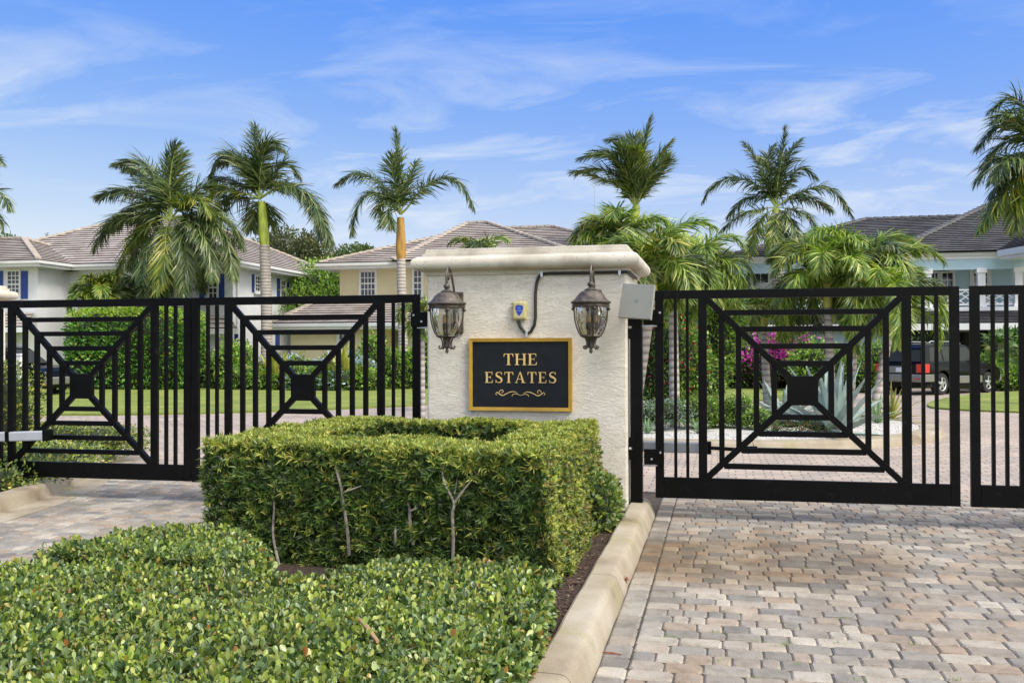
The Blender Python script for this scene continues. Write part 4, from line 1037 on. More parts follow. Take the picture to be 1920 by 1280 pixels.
    P = face(700, (IX1, IY0, .4), (0, IY1 - IY0, 0), (0, 0, HZ - .4), (-1, 0, 0), 'inner'); emit(P, (-1, 0, 0), 'inner', .5)
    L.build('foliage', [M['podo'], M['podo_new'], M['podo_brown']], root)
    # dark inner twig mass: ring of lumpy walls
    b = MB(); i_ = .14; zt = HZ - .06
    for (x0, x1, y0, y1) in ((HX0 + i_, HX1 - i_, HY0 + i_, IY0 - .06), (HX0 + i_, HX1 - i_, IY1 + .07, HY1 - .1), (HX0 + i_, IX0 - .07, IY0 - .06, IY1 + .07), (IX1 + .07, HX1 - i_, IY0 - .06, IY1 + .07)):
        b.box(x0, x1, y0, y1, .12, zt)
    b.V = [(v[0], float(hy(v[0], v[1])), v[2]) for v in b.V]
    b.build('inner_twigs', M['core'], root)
    # stems showing through the front
    def stem(pts, r0, r1):
        Q = [onY(px, py, float(hy(onY(px, py, HY0 + .2)[0], HY0)) + .008 + dy) for px, py, dy in pts]; Q = smooth_path([q for q in Q], 4)
        b = MB(); b.tube([tuple(q) for q in Q], list(np.linspace(r0, r1, len(Q))), 7); b.build('stem', M['twig'], root, smooth=True)
    stem([(849, 1060, .03), (850, 1000, -.02), (848, 965, -.03), (851, 942, -.03), (838, 915, -.03), (830, 890, -.02), (833, 868, .03)], .013, .006)
    stem([(851, 945, -.03), (864, 925, -.03), (880, 905, -.02), (896, 886, .02)], .011, .004)
    stem([(852, 925, -.01), (856, 905, .0), (858, 888, .03)], .007, .003)
    stem([(655, 1040, .04), (651, 990, .015), (645, 950, .0), (640, 915, -.01), (632, 885, .0), (628, 868, .04)], .014, .007)
    stem([(642, 924, -.01), (660, 917, -.02), (678, 910, .0)], .008, .004)
    stem([(530, 1085, .01), (520, 1045, .0), (512, 1000, .02), (514, 950, .03), (514, 900, .02)], .012, .007)
    stem([(775, 1020, .05), (769, 980, .02), (768, 955, .015), (764, 938, .03)], .014, .009)
    stem([(769, 957, -.01), (780, 953, -.01), (790, 945, .02)], .008, .004)
    stem([(741, 1020, .03), (741, 1000, -.01), (742, 985, .03)], .010, .007)
    stem([(790, 910, .03), (790, 885, .0), (788, 862, .03)], .006, .004)
hedge_box()

GC = [(-5.3, 2.6), (-4.75, 3.9), (-4.42, 4.6), (-4.22, 5.25), (-4.08, 5.9), (-3.92, 6.22), (-3.55, 6.28), (-3.1, 6.12), (-2.86, 5.75), (-2.66, 5.36), (-2.42, 5.25), (-2.26, 5.45), (-2.1, 5.74), (-1.7, 5.86), (-1.2, 5.86), (-1.02, 5.72), (-.95, 5.3), (-.90, 4.7), (-.86, 4.0), (-.84, 2.6)]
def inpoly(P, poly):
    x, y = P[:, 0], P[:, 1]; c = np.zeros(len(P), bool); n = len(poly); j = n - 1
    for i in range(n):
        xi, yi = poly[i]; xj, yj = poly[j]
        c ^= ((yi > y) != (yj > y)) & (x < (xj - xi) * (y - yi) / (yj - yi + 1e-12) + xi); j = i
    return c
def edged(P, poly):
    d = np.full(len(P), 9.)
    for i in range(len(poly)):
        a, b_ = np.array(poly[i]), np.array(poly[(i + 1) % len(poly)]); ab = b_ - a
        t = np.clip(((P - a) @ ab) / (ab @ ab), 0, 1); d = np.minimum(d, np.linalg.norm(P - (a + t[:, None] * ab), axis=1))
    return d
def ground_cover():
    L = Leaves()
    n = 36000; P2 = np.stack([rng.uniform(-5.4, -.8, n), rng.uniform(3.1, 6.4, n)], 1)
    # thin out what lies nearer than the frame bottom
    P2 = P2[inpoly(P2, GC)]
    def height(P2):
        d = edged(P2, GC); P3 = np.c_[P2, np.zeros(len(P2))]
        return .325 + .030 * nz(P3, .9) + .022 * nz(P3, 2.7) - .20 * np.clip(1 - d / .16, 0, 1) ** 2 + np.where((P2[:, 0] < -2.8) & (P2[:, 1] > 5.2), .06, 0) - .03 * np.clip((P2[:, 0] + 2.9) / .5, 0, 1) * np.clip((P2[:, 1] - 4.2) / .8, 0, 1)
    def shoots(P2, zoff, nl, ln, w, newp, mi0=0):
        n = len(P2); z = height(P2) + zoff
        base = np.c_[P2, z]; k = nl
        ax = np.array([0, 0, 1.]) + rng.normal(0, .5, (n, 3)); ax = unit(ax)
        a = np.repeat(ax, k, 0); hgt = np.tile(np.linspace(0, .035, k), n)
        pos = np.repeat(base, k, 0) + a * hgt[:, None] + rng.normal(0, .008, (n * k, 3))
        phi = np.tile(np.arange(k) * 2.4, n) + np.repeat(rng.uniform(0, 6.28, n), k)
        t1 = unit(np.cross(a, np.array([1., .2, .1]))); t2 = np.cross(a, t1)
        r = t1 * np.cos(phi)[:, None] + t2 * np.sin(phi)[:, None]
        th = np.tile(np.linspace(1.3, .35, k), n) + rng.normal(0, .32, n * k)
        d = a * np.cos(th)[:, None] + r * np.sin(th)[:, None]
        isnew = np.repeat(rng.random(n) < newp, k) & (np.tile(np.arange(k), n) >= k // 2)
        mi = np.where(isnew, 1, 0) if mi0 == 0 else np.full(n * k, mi0)
        l = ln * rng.uniform(.5, 1.25, n * k) * np.repeat(rng.uniform(.75, 1.2, n), k); L.add(T_ROUND, pos, d, a + .01, l, l * w * rng.uniform(.8, 1.15, n * k), mi)
    top = P2[rng.random(len(P2)) < .5]
    shoots(top, rng.uniform(-.025, .02, len(top)), 6, .035, .58, .34)
    low = P2[rng.random(len(P2)) < .25]
    shoots(low, rng.uniform(-.09, -.03, len(low)), 5, .048, .56, .05)
    # skirts
    m = 2600; seg = np.array(GC[4:] ); s_ = np.concatenate([[0], np.cumsum(np.linalg.norm(np.diff(seg, axis=0), axis=1))]); t = rng.uniform(0, s_[-1], m)
    E = np.stack([np.interp(t, s_, seg[:, 0]), np.interp(t, s_, seg[:, 1])], 1); tan = np.stack([np.interp(t + .02, s_, seg[:, 0]), np.interp(t + .02, s_, seg[:, 1])], 1) - E
    nrm = unit(np.c_[-tan[:, 1], tan[:, 0], np.zeros(m)]); z = .10 + .22 * rng.random(m)
    inward = rng.uniform(-.02, .10, m)
    chk = inpoly(E + nrm[:, :2] * .05, GC); nrm[chk] *= -1
    pos = np.c_[E, z] - nrm * inward[:, None]
    k = 5; a = unit(nrm + np.array([0, 0, .6]) + rng.normal(0, .3, (m, 3))); A3 = np.repeat(a, k, 0); r = rdir(m * k); r = unit(r - A3 * np.sum(r * A3, 1, keepdims=True)); th = rng.uniform(.3, 1.2, (m * k, 1))
    l = .046 * rng.uniform(.6, 1.2, m * k); L.add(T_ROUND, np.repeat(pos, k, 0), A3 * np.cos(th) + r * np.sin(th), A3 + .01, l, l * .56, (rng.random(m * k) < .1).astype(int))
    # bare shoots and litter caught in the leaves
    Tn = top[rng.choice(len(top), 420)]; zt_ = height(Tn) + rng.uniform(-.01, .03, len(Tn)); d_ = rdir(len(Tn)); d_[:, 2] = np.abs(d_[:, 2]) * .6
    L.add(T_STRAP, np.c_[Tn, zt_], d_, rdir(len(Tn)), rng.uniform(.04, .11, len(Tn)), rng.uniform(.003, .006, len(Tn)), np.full(len(Tn), 3))
    Tn = top[rng.choice(len(top), 150)]; L.add(T_ROUND, np.c_[Tn, height(Tn) + rng.uniform(.005, .03, len(Tn))], rdir(len(Tn)) * np.array([1, 1, .4]), np.array([[0, 0, 1.]]) + rng.normal(0, .4, (len(Tn), 3)), rng.uniform(.03, .06, len(Tn)), rng.uniform(.015, .03, len(Tn)), np.full(len(Tn), 4))
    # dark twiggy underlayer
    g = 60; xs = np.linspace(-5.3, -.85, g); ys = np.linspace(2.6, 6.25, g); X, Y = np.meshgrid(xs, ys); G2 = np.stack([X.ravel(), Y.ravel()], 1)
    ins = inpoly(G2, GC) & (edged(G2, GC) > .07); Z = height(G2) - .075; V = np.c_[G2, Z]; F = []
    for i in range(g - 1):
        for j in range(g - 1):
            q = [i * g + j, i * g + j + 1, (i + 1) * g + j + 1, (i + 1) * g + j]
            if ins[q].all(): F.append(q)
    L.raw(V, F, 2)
    o = L.build('ground_cover', [M['gc'], M['gc_new'], M['core'], M['twig'], M['podo_brown']])
    tag(o, 'low glossy green ground cover filling the median in front of the hedge', 'ground cover', kind='stuff')
ground_cover()
# a dry twig lying on the ground cover and a curled dead leaf by the kerb
b = MB(); q = [onZ(672, 1158, .40), onZ(690, 1178, .405), onZ(708, 1202, .40)]; b.tube([tuple(v) for v in q], [.007, .011, .008], 6)
tag(b.build('dry_twig', mat('tan_dry_twig', (.42, .24, .12), .8), smooth=True), 'tan dry twig lying on the green ground cover', 'twig')
q = onZ(1175, 1102, .0)
def curl_leaf(x, y, z, s, ang, label, cat='leaf'):
    b = MB(); n = 8; A = []
    for i in range(n + 1):
        t = i / n; w_ = s * .32 * sin(pi * min(1, t * 1.05 + .02)) ; xx = s * (t - .5); zz = s * .35 * (t - .5) ** 2 * 2 + .006
        A.append([(xx, -w_, zz + w_ * .5), (xx, 0, zz), (xx, w_, zz + w_ * .7)])
    for i in range(n):
        for j in range(2): b.poly([A[i][j], A[i + 1][j], A[i + 1][j + 1], A[i][j + 1]])
    o = b.build('dead_leaf', M['deadleaf'], smooth=True); o.location = (x, y, z); o.rotation_euler = (.5, .2, ang)
    md = o.modifiers.new('thick', 'SOLIDIFY'); md.thickness = .0015
    return tag(o, label, cat, 'fallen brown leaves')
curl_leaf(-.66, 6.72, .04, .11, 1.3, 'curled brown dead leaf leaning on the kerb face beside the pavers')
b = MB(); v0, v1, v2 = onZ(1126, 1222, .008), onZ(1146, 1223, .012), onZ(1165, 1226, .008); b.tube([tuple(v0), tuple(v1), tuple(v2)], [.003, .006, .003], 5, flat=.6)
tag(b.build('seed_pod', M['deadleaf'], smooth=True), 'thin dark red pod lying on the pavers beside the kerb', 'seed pod')
# mulch chips and grass in the joints
def chips():
    n = 2600; P = np.c_[rng.uniform(-1.25, -.84, n), rng.uniform(3.2, 8.4, n), rng.uniform(.088, .10, n)]
    L = Leaves(); d = rdir(n); d[:, 2] *= .25; L.add(T_STRAP, P, d, np.array([[0, 0, 1.]]) + rng.normal(0, .4, (n, 3)), rng.uniform(.015, .05, n), rng.uniform(.004, .012, n), (rng.random(n) < .2).astype(int))
    o = L.build('mulch_chips', [mat('mulch_chip', (.075, .04, .026), .9, var=.6, scale=20), mat('pale_chip', (.22, .15, .10), .9, var=.3, scale=20)]); tag(o, kind='stuff')
    L = Leaves(); spots = [(1508, 1063), (1350, 1058), (1352, 1238), (1420, 1200), (1462, 1210), (1478, 1205), (1570, 1205), (1714, 1208), (1345, 1185), (1490, 1245), (1610, 1275), (1790, 1272), (1260, 1192), (1580, 1160), (1420, 1270)]
    for s in spots:
        c = onZ(*s, 0); m = 26; P = np.c_[c[0] + rng.normal(0, .022, m), c[1] + rng.normal(0, .012, m), np.full(m, -.008)]
        L.add(T_STRAP, P, np.array([[0, 0, 1.]]) + rng.normal(0, .55, (m, 3)), rdir(m), rng.uniform(.012, .034, m), .0025)
    tag(L.build('joint_weeds', [M['shrub_l']]), kind='stuff')
chips()

def leafy(name, blobs, n, ll, lw, mats, probs, label, cat, group=None, p=2., core=True, tmpl=T_ROUND, trunk=None, up=.3, rough=.12, shell=(.72, 1.06), topmat=None, parent_part='foliage', corescale=.78):
    """shrub or tree crown: leaves through the outer part of lumpy (super)ellipsoids"""
    c0 = blobs[0]; z0 = 0
    root = empty(name, (c0[0], c0[1], z0), label, cat, group)
    L = Leaves(); vol = np.array([b_[3] * b_[4] + b_[4] * b_[5] + b_[3] * b_[5] for b_ in blobs]); vol = vol / vol.sum()
    for bl, f in zip(blobs, vol):
        m = int(n * f); d = rdir(m)
        P = d / (np.sum(np.abs(d) ** p, axis=1, keepdims=True) ** (1 / p))
        lump = 1 + rough * nz(d * 2.2 + bl[0], 1.7)[:, None] + rough * .5 * nz(d * 5 + bl[1], 1.7)[:, None]
        rr = rng.uniform(shell[0] ** 3, shell[1] ** 3, (m, 1)) ** (1 / 3)
        P = np.array(bl[:3]) + P * np.array(bl[3:]) * rr * lump
        keep = P[:, 2] > .03; P = P[keep]; d = d[keep]; m = len(P)
        dr = d + np.array([0, 0, up]) + rng.normal(0, .6, (m, 3)); mi = rng.choice(len(probs), m, p=probs)
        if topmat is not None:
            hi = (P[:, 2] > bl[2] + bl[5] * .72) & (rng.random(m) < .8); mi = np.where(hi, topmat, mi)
        L.add(tmpl, P, dr, rdir(m), ll * rng.uniform(.6, 1.25, m), lw * rng.uniform(.7, 1.2, m), mi)
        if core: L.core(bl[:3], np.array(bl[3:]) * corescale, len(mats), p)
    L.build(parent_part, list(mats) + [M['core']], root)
    if trunk:
        b = MB(); b.tube([(trunk[0], trunk[1], 0), (trunk[0] + .1, trunk[1], trunk[2] * .5), (trunk[0], trunk[1], trunk[2])], [trunk[3], trunk[3] * .8, trunk[3] * .55], 8)
        for k in range(5):
            a_ = k * 1.3; e_ = trunk[2]; b.tube([(trunk[0], trunk[1], e_ * .7), (trunk[0] + cos(a_) * e_ * .15, trunk[1] + sin(a_) * e_ * .15, e_ * 1.05)], [trunk[3] * .4, trunk[3] * .15], 6)
        b.build('trunk', M['twig'], root, smooth=True)
    return root

q = onZ(1146, 945, .3)
leafy('round_shrub', [(-1.03, 8.42, .29, .17, .36, .25)], 1900, .05, .028, [M['gc'], M['gc_new']], [.94, .06], 'small dark green shrub between the hedge and the right corner of the pillar', 'shrub', rough=.1)
q = onZ(60, 890, .3)
leafy('verge_shrub', [(-8.75, 10.6, .22, .8, 1.0, .22), (-8.35, 9.3, .18, .78, .95, .2), (-9.8, 12.7, .30, 1.3, .75, .22)], 15000, .05, .028, [M['gc'], M['gc_new'], M['podo_new']], [.6, .2, .2], 'low clipped green bed behind and under the left gate leaf', 'shrub', p=5, rough=.05)
leafy('verge_hedge', [(-9.7, 11.4, .72, .42, .5, .72)], 6500, .055, .02, [M['podo'], M['podo_new']], [.5, .5], 'narrow yellow-green clipped shrub at the left frame edge behind the gate', 'shrub', p=5, rough=.05)
p = onZ(38, 826, .1)
root = empty('white_post', (-9.35, 12.3, 0), 'plain white post behind the leftmost gate leaf', 'post')
pp = onY(37, 700, 12.3)
b = MB(); b.box(pp[0] - .05, pp[0] + .05, 12.25, 12.35, 0, 1.58); b.build('post', M['white'], root, bevel=.006)
b = MB(); b.box(pp[0] - .06, pp[0] + .06, 12.24, 12.36, 1.58, 1.61); b.build('post_cap', M['white'], root)

# ================================================================== PALMS
def frond_geo(L, Rb, path, leaf_len, leaf_w, mi, density=34., gravity=.55, vang=(.75, .45), curl=0., roll=None, tip=.35):
    """one feather frond: rachis tube + drooping leaflets both sides"""
    P = smooth_path(path, 8); s = np.concatenate([[0], np.cumsum(np.linalg.norm(np.diff(P, axis=0), axis=1))]); Ln = s[-1]
    Rb.tube([tuple(v) for v in P[::2]] + ([tuple(P[-1])] if len(P) % 2 == 0 else []), list(np.linspace(max(.012, Ln * .012), .005, len(P[::2]) + (1 if len(P) % 2 == 0 else 0))), 5, cap=False)
    n = int(Ln * density); t = np.linspace(.14, .995, n)
    pos = np.stack([np.interp(t * Ln, s, P[:, k]) for k in range(3)], 1)
    T_ = np.gradient(P, axis=0); tan = unit(np.stack([np.interp(t * Ln, s, T_[:, k]) for k in range(3)], 1))
    upv = np.array([0, 0, 1.]); side = unit(np.cross(tan, upv) + 1e-4)
    if roll is not None:
        nn = np.cross(side, tan); side = unit(side * cos(roll) + nn * sin(roll))
    nn = unit(np.cross(side, tan))
    prof = np.interp(t, [0, .14, .3, .65, .9, 1], [.5, .6, 1, .95, .6, tip])
    for sg in (-1, 1):
        ang = np.interp(t, [0, 1], [1.15, .45]) + rng.normal(0, .13, n)       # angle from rachis
        lift = rng.uniform(-.05, .6, n) + rng.choice([-.3, 0, .4], n)       # plumose
        d = tan * np.cos(ang)[:, None] + (side * sg * np.cos(lift)[:, None] + nn * np.sin(lift)[:, None]) * np.sin(ang)[:, None]
        d = d + np.array([0, 0, -1.]) * (gravity * rng.uniform(.5, 1.2, n))[:, None]
        l = leaf_len * prof * rng.uniform(.75, 1.15, n)
        mm = np.full(n, mi) if np.isscalar(mi) else mi
        L.add(T_FROND, pos, d, nn + rng.normal(0, .3, (n, 3)), l, leaf_w * rng.uniform(.8, 1.2, n), mm)
def gen_frond(c, az, el, length, droop, rise=0.):
    """arching frond as a path of points"""
    n = 6; P = [np.array(c, float)]; e = el; st = length / n
    for i in range(n):
        P.append(P[-1] + st * np.array([cos(az) * cos(e), sin(az) * cos(e), sin(e)])); e -= droop / n * (1 + i * .35)
    return P
def palm(name, label, trunk_pts, r0, r1, shaft, shaft_r, crown, fronds_px, Y, leaf_len, extra=(), mats=None, lw=.035, density=34, grav=.38, mi=0, group='tall palms beyond the gates', jitter=.0, mi_list=None, rach='rachis'):
    mats = mats or [M['palm_d'], M['palm_y'], M['palm_b']]
    root = empty(name, (trunk_pts[0][0], trunk_pts[0][1], 0), label, 'palm tree', group)
    b = MB(); Q = smooth_path(trunk_pts, 6); b.tube([tuple(q) for q in Q], list(np.linspace(r0, r1, len(Q))), 14); b.build('trunk', M['trunk'], root, smooth=True)
    if shaft is not None:
        b = MB(); s0, s1 = np.array(shaft[0]), np.array(shaft[1]); k = 8; rr = [shaft_r * f for f in (1.0, 1.12, 1.15, 1.10, 1.02, .95, .88, .80)]
        b.tube([tuple(s0 + (s1 - s0) * i / (k - 1)) for i in range(k)], rr, 14); b.build('crownshaft', shaft[2], root, smooth=True)
    L = Leaves(); Rb = MB(); c = np.array(crown, float)
    for i, f in enumerate(fronds_px):
        m_ = mi
        if isinstance(f, dict): m_ = f.get('m', mi); dyy = f.get('dy', 0.); f = f['p']
        else: dyy = rng.uniform(-.8, .8)
        k = len(f); path = [c] + [onY(px, py, Y + dyy * (j + 1) / k) for j, (px, py) in enumerate(f)]
        frond_geo(L, Rb, path, leaf_len, lw, m_, density, grav)
    for (az, el, ln, dr) in extra:
        frond_geo(L, Rb, gen_frond(c, az, el, ln, dr), leaf_len, lw, (mi if rng.random() < .68 else (0 if rng.random() < .6 else 1)), density, grav)
    nL = len(mats)
    base = L.n; V = np.array(Rb.V); F = np.array(Rb.F); L.raw(V, F, nL)
    L.build('crown', list(mats) + [M[rach]], root)
    return root
def ground_under(px, Y): p = onY(px, 640, Y); return (p[0], Y, 0)
D = lambda p, m=0, dy=0.: dict(p=p, m=m, dy=dy)

# A: full, low hanging crown behind the tall hedge
Y = 39.; c = onY(322, 408, Y)
palm('feather_palm', 'palm with the fullest hanging crown, in front of the white house roof', [ground_under(338, Y), onY(336, 560, Y), onY(330, 480, Y), onY(324, 415, Y)], .24, .20, None, 0, c,
     [D([(300, 352), (267, 305), (217, 306)]), D([(318, 350), (322, 310), (330, 272)]), D([(326, 345), (334, 305), (344, 290)], dy=.8), D([(272, 372), (232, 356), (184, 368)]), D([(262, 404), (212, 416), (176, 466)], dy=-.5),
      D([(288, 418), (248, 455), (213, 530)], 1, -1.), D([(300, 425), (277, 465), (266, 522)], 0, -1.3), D([(312, 430), (308, 480), (294, 545)], 1, -1.6), D([(338, 430), (347, 480), (343, 552)], 0, -1.), D([(360, 420), (388, 455), (401, 520)], 0, -1.2),
      D([(382, 412), (422, 445), (438, 518)], 0, -.6), D([(350, 380), (380, 350), (405, 348)], 0, .6), D([(395, 402), (432, 422), (455, 462)], 0, 0), D([(345, 380), (372, 372), (395, 400)], 1, -.8), D([(300, 395), (270, 425), (245, 500)], 0, 1), D([(330, 440), (325, 500), (320, 545)], 0, 1.), D([(290, 380), (250, 392), (205, 430)], 0, 1.2),
      D([(340, 425), (372, 480), (378, 540)], 0, .9), D([(285, 360), (262, 320), (240, 318)], 0, 1.4)], Y, 1.15, lw=.05, density=44)
# B
Y = 40.; c = onY(487, 372, Y)
s0, s1 = onY(496, 462, Y), onY(491, 378, Y)
palm('feather_palm', 'tall palm with a green and orange crownshaft standing before the white house', [ground_under(500, Y), onY(500, 600, Y), onY(498, 520, Y), onY(496, 460, Y)], .27, .23, (s0, s1, M['shaft_g']), .205, c,
     [D([(480, 300), (477, 240)]), D([(488, 318), (503, 268), (533, 282)]), D([(484, 322), (495, 285), (510, 275)], 0, .6), D([(456, 310), (422, 288), (394, 330)], dy=-.5), D([(455, 362), (412, 357), (386, 392), (374, 452)], 2 if False else 1, -1.), D([(462, 350), (415, 335), (395, 352)], 0, .8),
      D([(524, 352), (572, 362), (598, 402), (620, 458)], 0, -1.), D([(512, 332), (535, 308), (560, 330)], 0, .6), D([(478, 392), (473, 425)], 0, .8), D([(505, 345), (550, 352), (585, 392), (600, 440)], 0, .9), D([(465, 372), (425, 372), (400, 405), (392, 440)], 0, .9), D([(470, 325), (445, 295), (415, 305)], 0, .3), D([(500, 392), (506, 420)], 0, .9)], Y, 1.15, lw=.05, density=44)
# C
Y = 39.2; c = onY(751, 402, Y)
palm('feather_palm', 'palm with an orange crownshaft and few spread fronds in front of the yellow house', [ground_under(756, Y), onY(755, 600, Y), onY(753, 540, Y), onY(752, 484, Y)], .22, .19, (onY(752, 486, Y), onY(751, 408, Y), M['shaft_o']), .19, c,
     [D([(748, 350), (745, 300), (742, 245)]), D([(762, 362), (772, 330), (780, 306)], 0, .6), D([(728, 362), (700, 335), (665, 326), (630, 345)]), D([(720, 370), (692, 362), (670, 392), (659, 438)], 0, -.8), D([(738, 388), (728, 400), (732, 422)], 0, -.8),
      D([(765, 388), (790, 356), (830, 333), (862, 345), (888, 390)]), D([(745, 360), (735, 320), (738, 290)], 0, -.8), D([(730, 372), (712, 385), (715, 410)], 1, .5)], Y, .9, lw=.045, density=38)
# D
Y = 46.; c = onY(1192, 388, Y)
palm('feather_palm', 'distant palm with a dense upright shuttlecock crown above the pillar end', [ground_under(1190, Y), onY(1190, 520, Y), onY(1191, 400, Y)], .26, .2, (onY(1190, 412, Y), onY(1193, 384, Y), M['shaft_g']), .20, c,
     [D([(1172, 352), (1133, 320), (1072, 324)], 1), D([(1168, 322), (1138, 288), (1087, 298)]), D([(1180, 320), (1168, 268), (1140, 262)]), D([(1203, 300), (1214, 256), (1221, 222)]), D([(1215, 330), (1240, 290), (1258, 268)], 1), D([(1188, 300), (1190, 258), (1202, 256)], 0, 1),
      D([(1160, 350), (1125, 335), (1088, 322)], 1, 1), D([(1212, 345), (1235, 315), (1255, 300)], 0, -1), D([(1195, 340), (1198, 300), (1192, 280)], 1, -1), D([(1178, 340), (1152, 300), (1110, 290)], 0, -1), D([(1222, 345), (1245, 318), (1250, 290)], 0, 1), D([(1185, 335), (1172, 300), (1160, 270)], 0, -1.3)], Y, 1.05, lw=.055, density=34, grav=.12)
# E
Y = 43.; c = onY(1455, 388, Y)
palm('feather_palm', 'star-shaped palm rising beside the dark grey roof of the blue house', [ground_under(1462, Y), onY(1460, 560, Y), onY(1458, 470, Y), onY(1456, 400, Y)], .28, .24, (onY(1457, 460, Y), onY(1455, 392, Y), M['shaft_g']), .2, c,
     [D([(1458, 340), (1468, 285), (1473, 242)]), D([(1475, 350), (1500, 317), (1530, 332)]), D([(1490, 366), (1540, 350), (1572, 368), (1598, 405)]), D([(1480, 392), (1510, 402), (1536, 432)], 0, -.7), D([(1472, 402), (1486, 422), (1496, 448)], 0, -1.), D([(1435, 342), (1412, 292), (1396, 268)]),
      D([(1425, 353), (1377, 332), (1337, 350), (1317, 378)]), D([(1430, 392), (1390, 402), (1352, 432)], 0, -.7), D([(1427, 412), (1415, 442), (1402, 480)], 1, -1.), D([(1450, 430), (1447, 480)], 1, -1.2), D([(1462, 345), (1480, 290), (1500, 262)], 0, 1.), D([(1440, 370), (1400, 372), (1365, 405)], 0, 1.), D([(1478, 375), (1520, 372), (1560, 395)], 0, 1.2), D([(1445, 345), (1440, 300), (1450, 275)], 0, .8), D([(1462, 425), (1468, 470)], 0, -.8)], Y, .85, lw=.05, density=36)
# F
Y = 30.; c = onY(1950, 285, Y)
palm('feather_palm', 'palm reaching in from the right frame edge over the blue house roof', [ground_under(1965, Y), onY(1960, 480, Y), onY(1952, 300, Y)], .2, .17, (onY(1955, 370, Y), onY(1951, 292, Y), M['shaft_g']), .16, c,
     [D([(1915, 232), (1872, 238), (1834, 275)]), D([(1920, 205), (1895, 185), (1860, 205)]), D([(1912, 290), (1862, 305), (1830, 338)]), D([(1905, 312), (1873, 350), (1857, 380)]), D([(1922, 330), (1907, 370), (1902, 410)], 1), D([(1915, 260), (1875, 275), (1845, 310)], 0, .9), D([(1925, 250), (1890, 215), (1868, 225)], 0, -.9), D([(1915, 320), (1890, 335), (1878, 390)], 0, .5), D([(1920, 300), (1890, 300), (1860, 335)], 0, -1),
      D([(1900, 345), (1868, 385), (1838, 430)], 1, -.6), D([(1930, 345), (1908, 380), (1905, 430)], 1, -.5), D([(1990, 250), (2040, 270)]), D([(2000, 300), (2040, 350)]), D([(1955, 220), (1960, 160)])], Y, .85, lw=.04, density=48)
# hanging yellow flower stalks of F
# G
Y = 38.; c = onY(-45, 372, Y)
palm('feather_palm', 'palm at the left frame edge with only two frond ends in view', [ground_under(-50, Y), onY(-48, 500, Y), onY(-45, 380, Y)], .22, .2, None, 0, c,
     [D([(-30, 320), (-15, 295), (4, 306)]), D([(-20, 358), (2, 362), (20, 392)]), D([(-20, 388), (-5, 405), (3, 430)]), D([(-90, 330), (-130, 350)]), D([(-80, 400), (-110, 450)]), D([(-50, 310), (-55, 260)])], Y, .8, lw=.05, density=28)

# bushy bright palms in the island (arching, curly)
def bushy(label, base_px, crown_px, Y, n, ln, leaf_len, seed, shaft=True, trunk_r=.085, lw=.030, els=(-.1, 1.35), base_pt=None, mi=2, name='christmas_palm', density=62, grp='short bright palms beyond the right gate', shaft_len=.55, grav=.28, azr=(0, 2 * pi), dead=None):
    global rng
    old = rng; rng = np.random.default_rng(seed)
    c = onY(*crown_px, Y); g_ = base_pt or (onY(base_px, 700, Y)[0], Y, 0)
    sh = None; top = c - np.array([0, 0, shaft_len])
    if shaft: sh = (top, c - np.array([0, 0, .02]), M['shaft_l'])
    ex = []
    for i in range(n):
        t = i / max(1, n - 1); el = els[0] + (els[1] - els[0]) * t + rng.normal(0, .08)
        ex.append((azr[0] + ((i * 2.4) % (2 * pi)) / (2 * pi) * (azr[1] - azr[0]) + rng.normal(0, .2), el, ln * rng.uniform(.8, 1.1), 1.5 + rng.normal(0, .25)))
    palm(name, label, [g_, tuple(np.array(g_) * .5 + top * .5 + np.array([.0, 0, 0])), tuple(top)], trunk_r * 1.3, trunk_r, sh, trunk_r * 1.05, c, ([dict(p=dead, m=3, dy=-.7)] if dead else []), Y, leaf_len, extra=ex, mats=[M['palm_d'], M['palm_y'], M['palm_b'], M['palm_o']], lw=lw, density=density, grav=grav, mi=mi, group=grp)
    rng = old
bushy('leaning bright palm whose pale trunk slants up just right of the gate post', 1190, (1222, 508), 17.5, 15, 1.5, .52, 11, base_pt=tuple(onZ(1186, 800, .14)), shaft_len=.5)
bushy('bright arching palm standing tallest just behind the right end of the pillar cap', 1160, (1170, 460), 19.8, 18, 1.5, .30 + .22, 12, dead=[(1178, 495), (1200, 512), (1250, 508)])
bushy('bright green palm between the pillar and the star-shaped palm', 1310, (1312, 505), 21.5, 15, 1.5, .55, 13)
bushy('small bright palm hanging low over the red-flowered shrub', 1265, (1262, 530), 19.0, 12, 1.15, .5, 14, shaft_len=.4)
bushy('bright palm with a yellow crownshaft, left of the pair over the big agave', 1560, (1552, 530), 22.4, 20, 2.0, .55, 15)
bushy('bright palm with a yellow crownshaft, right of the pair over the big agave', 1590, (1606, 520), 23.2, 22, 2.15, .58, 16)
bushy('pale small palm with drooping fronds hanging over the magenta flowers', 1440, (1432, 592), 24.5, 13, 1.3, .5, 18, shaft_len=.4)
bushy('leaning bright palm nearest the black SUV with a lime green crownshaft', 1640, (1668, 572), 22.0, 17, 1.6, .5, 17, base_pt=tuple(onZ(1636, 790, .1)))
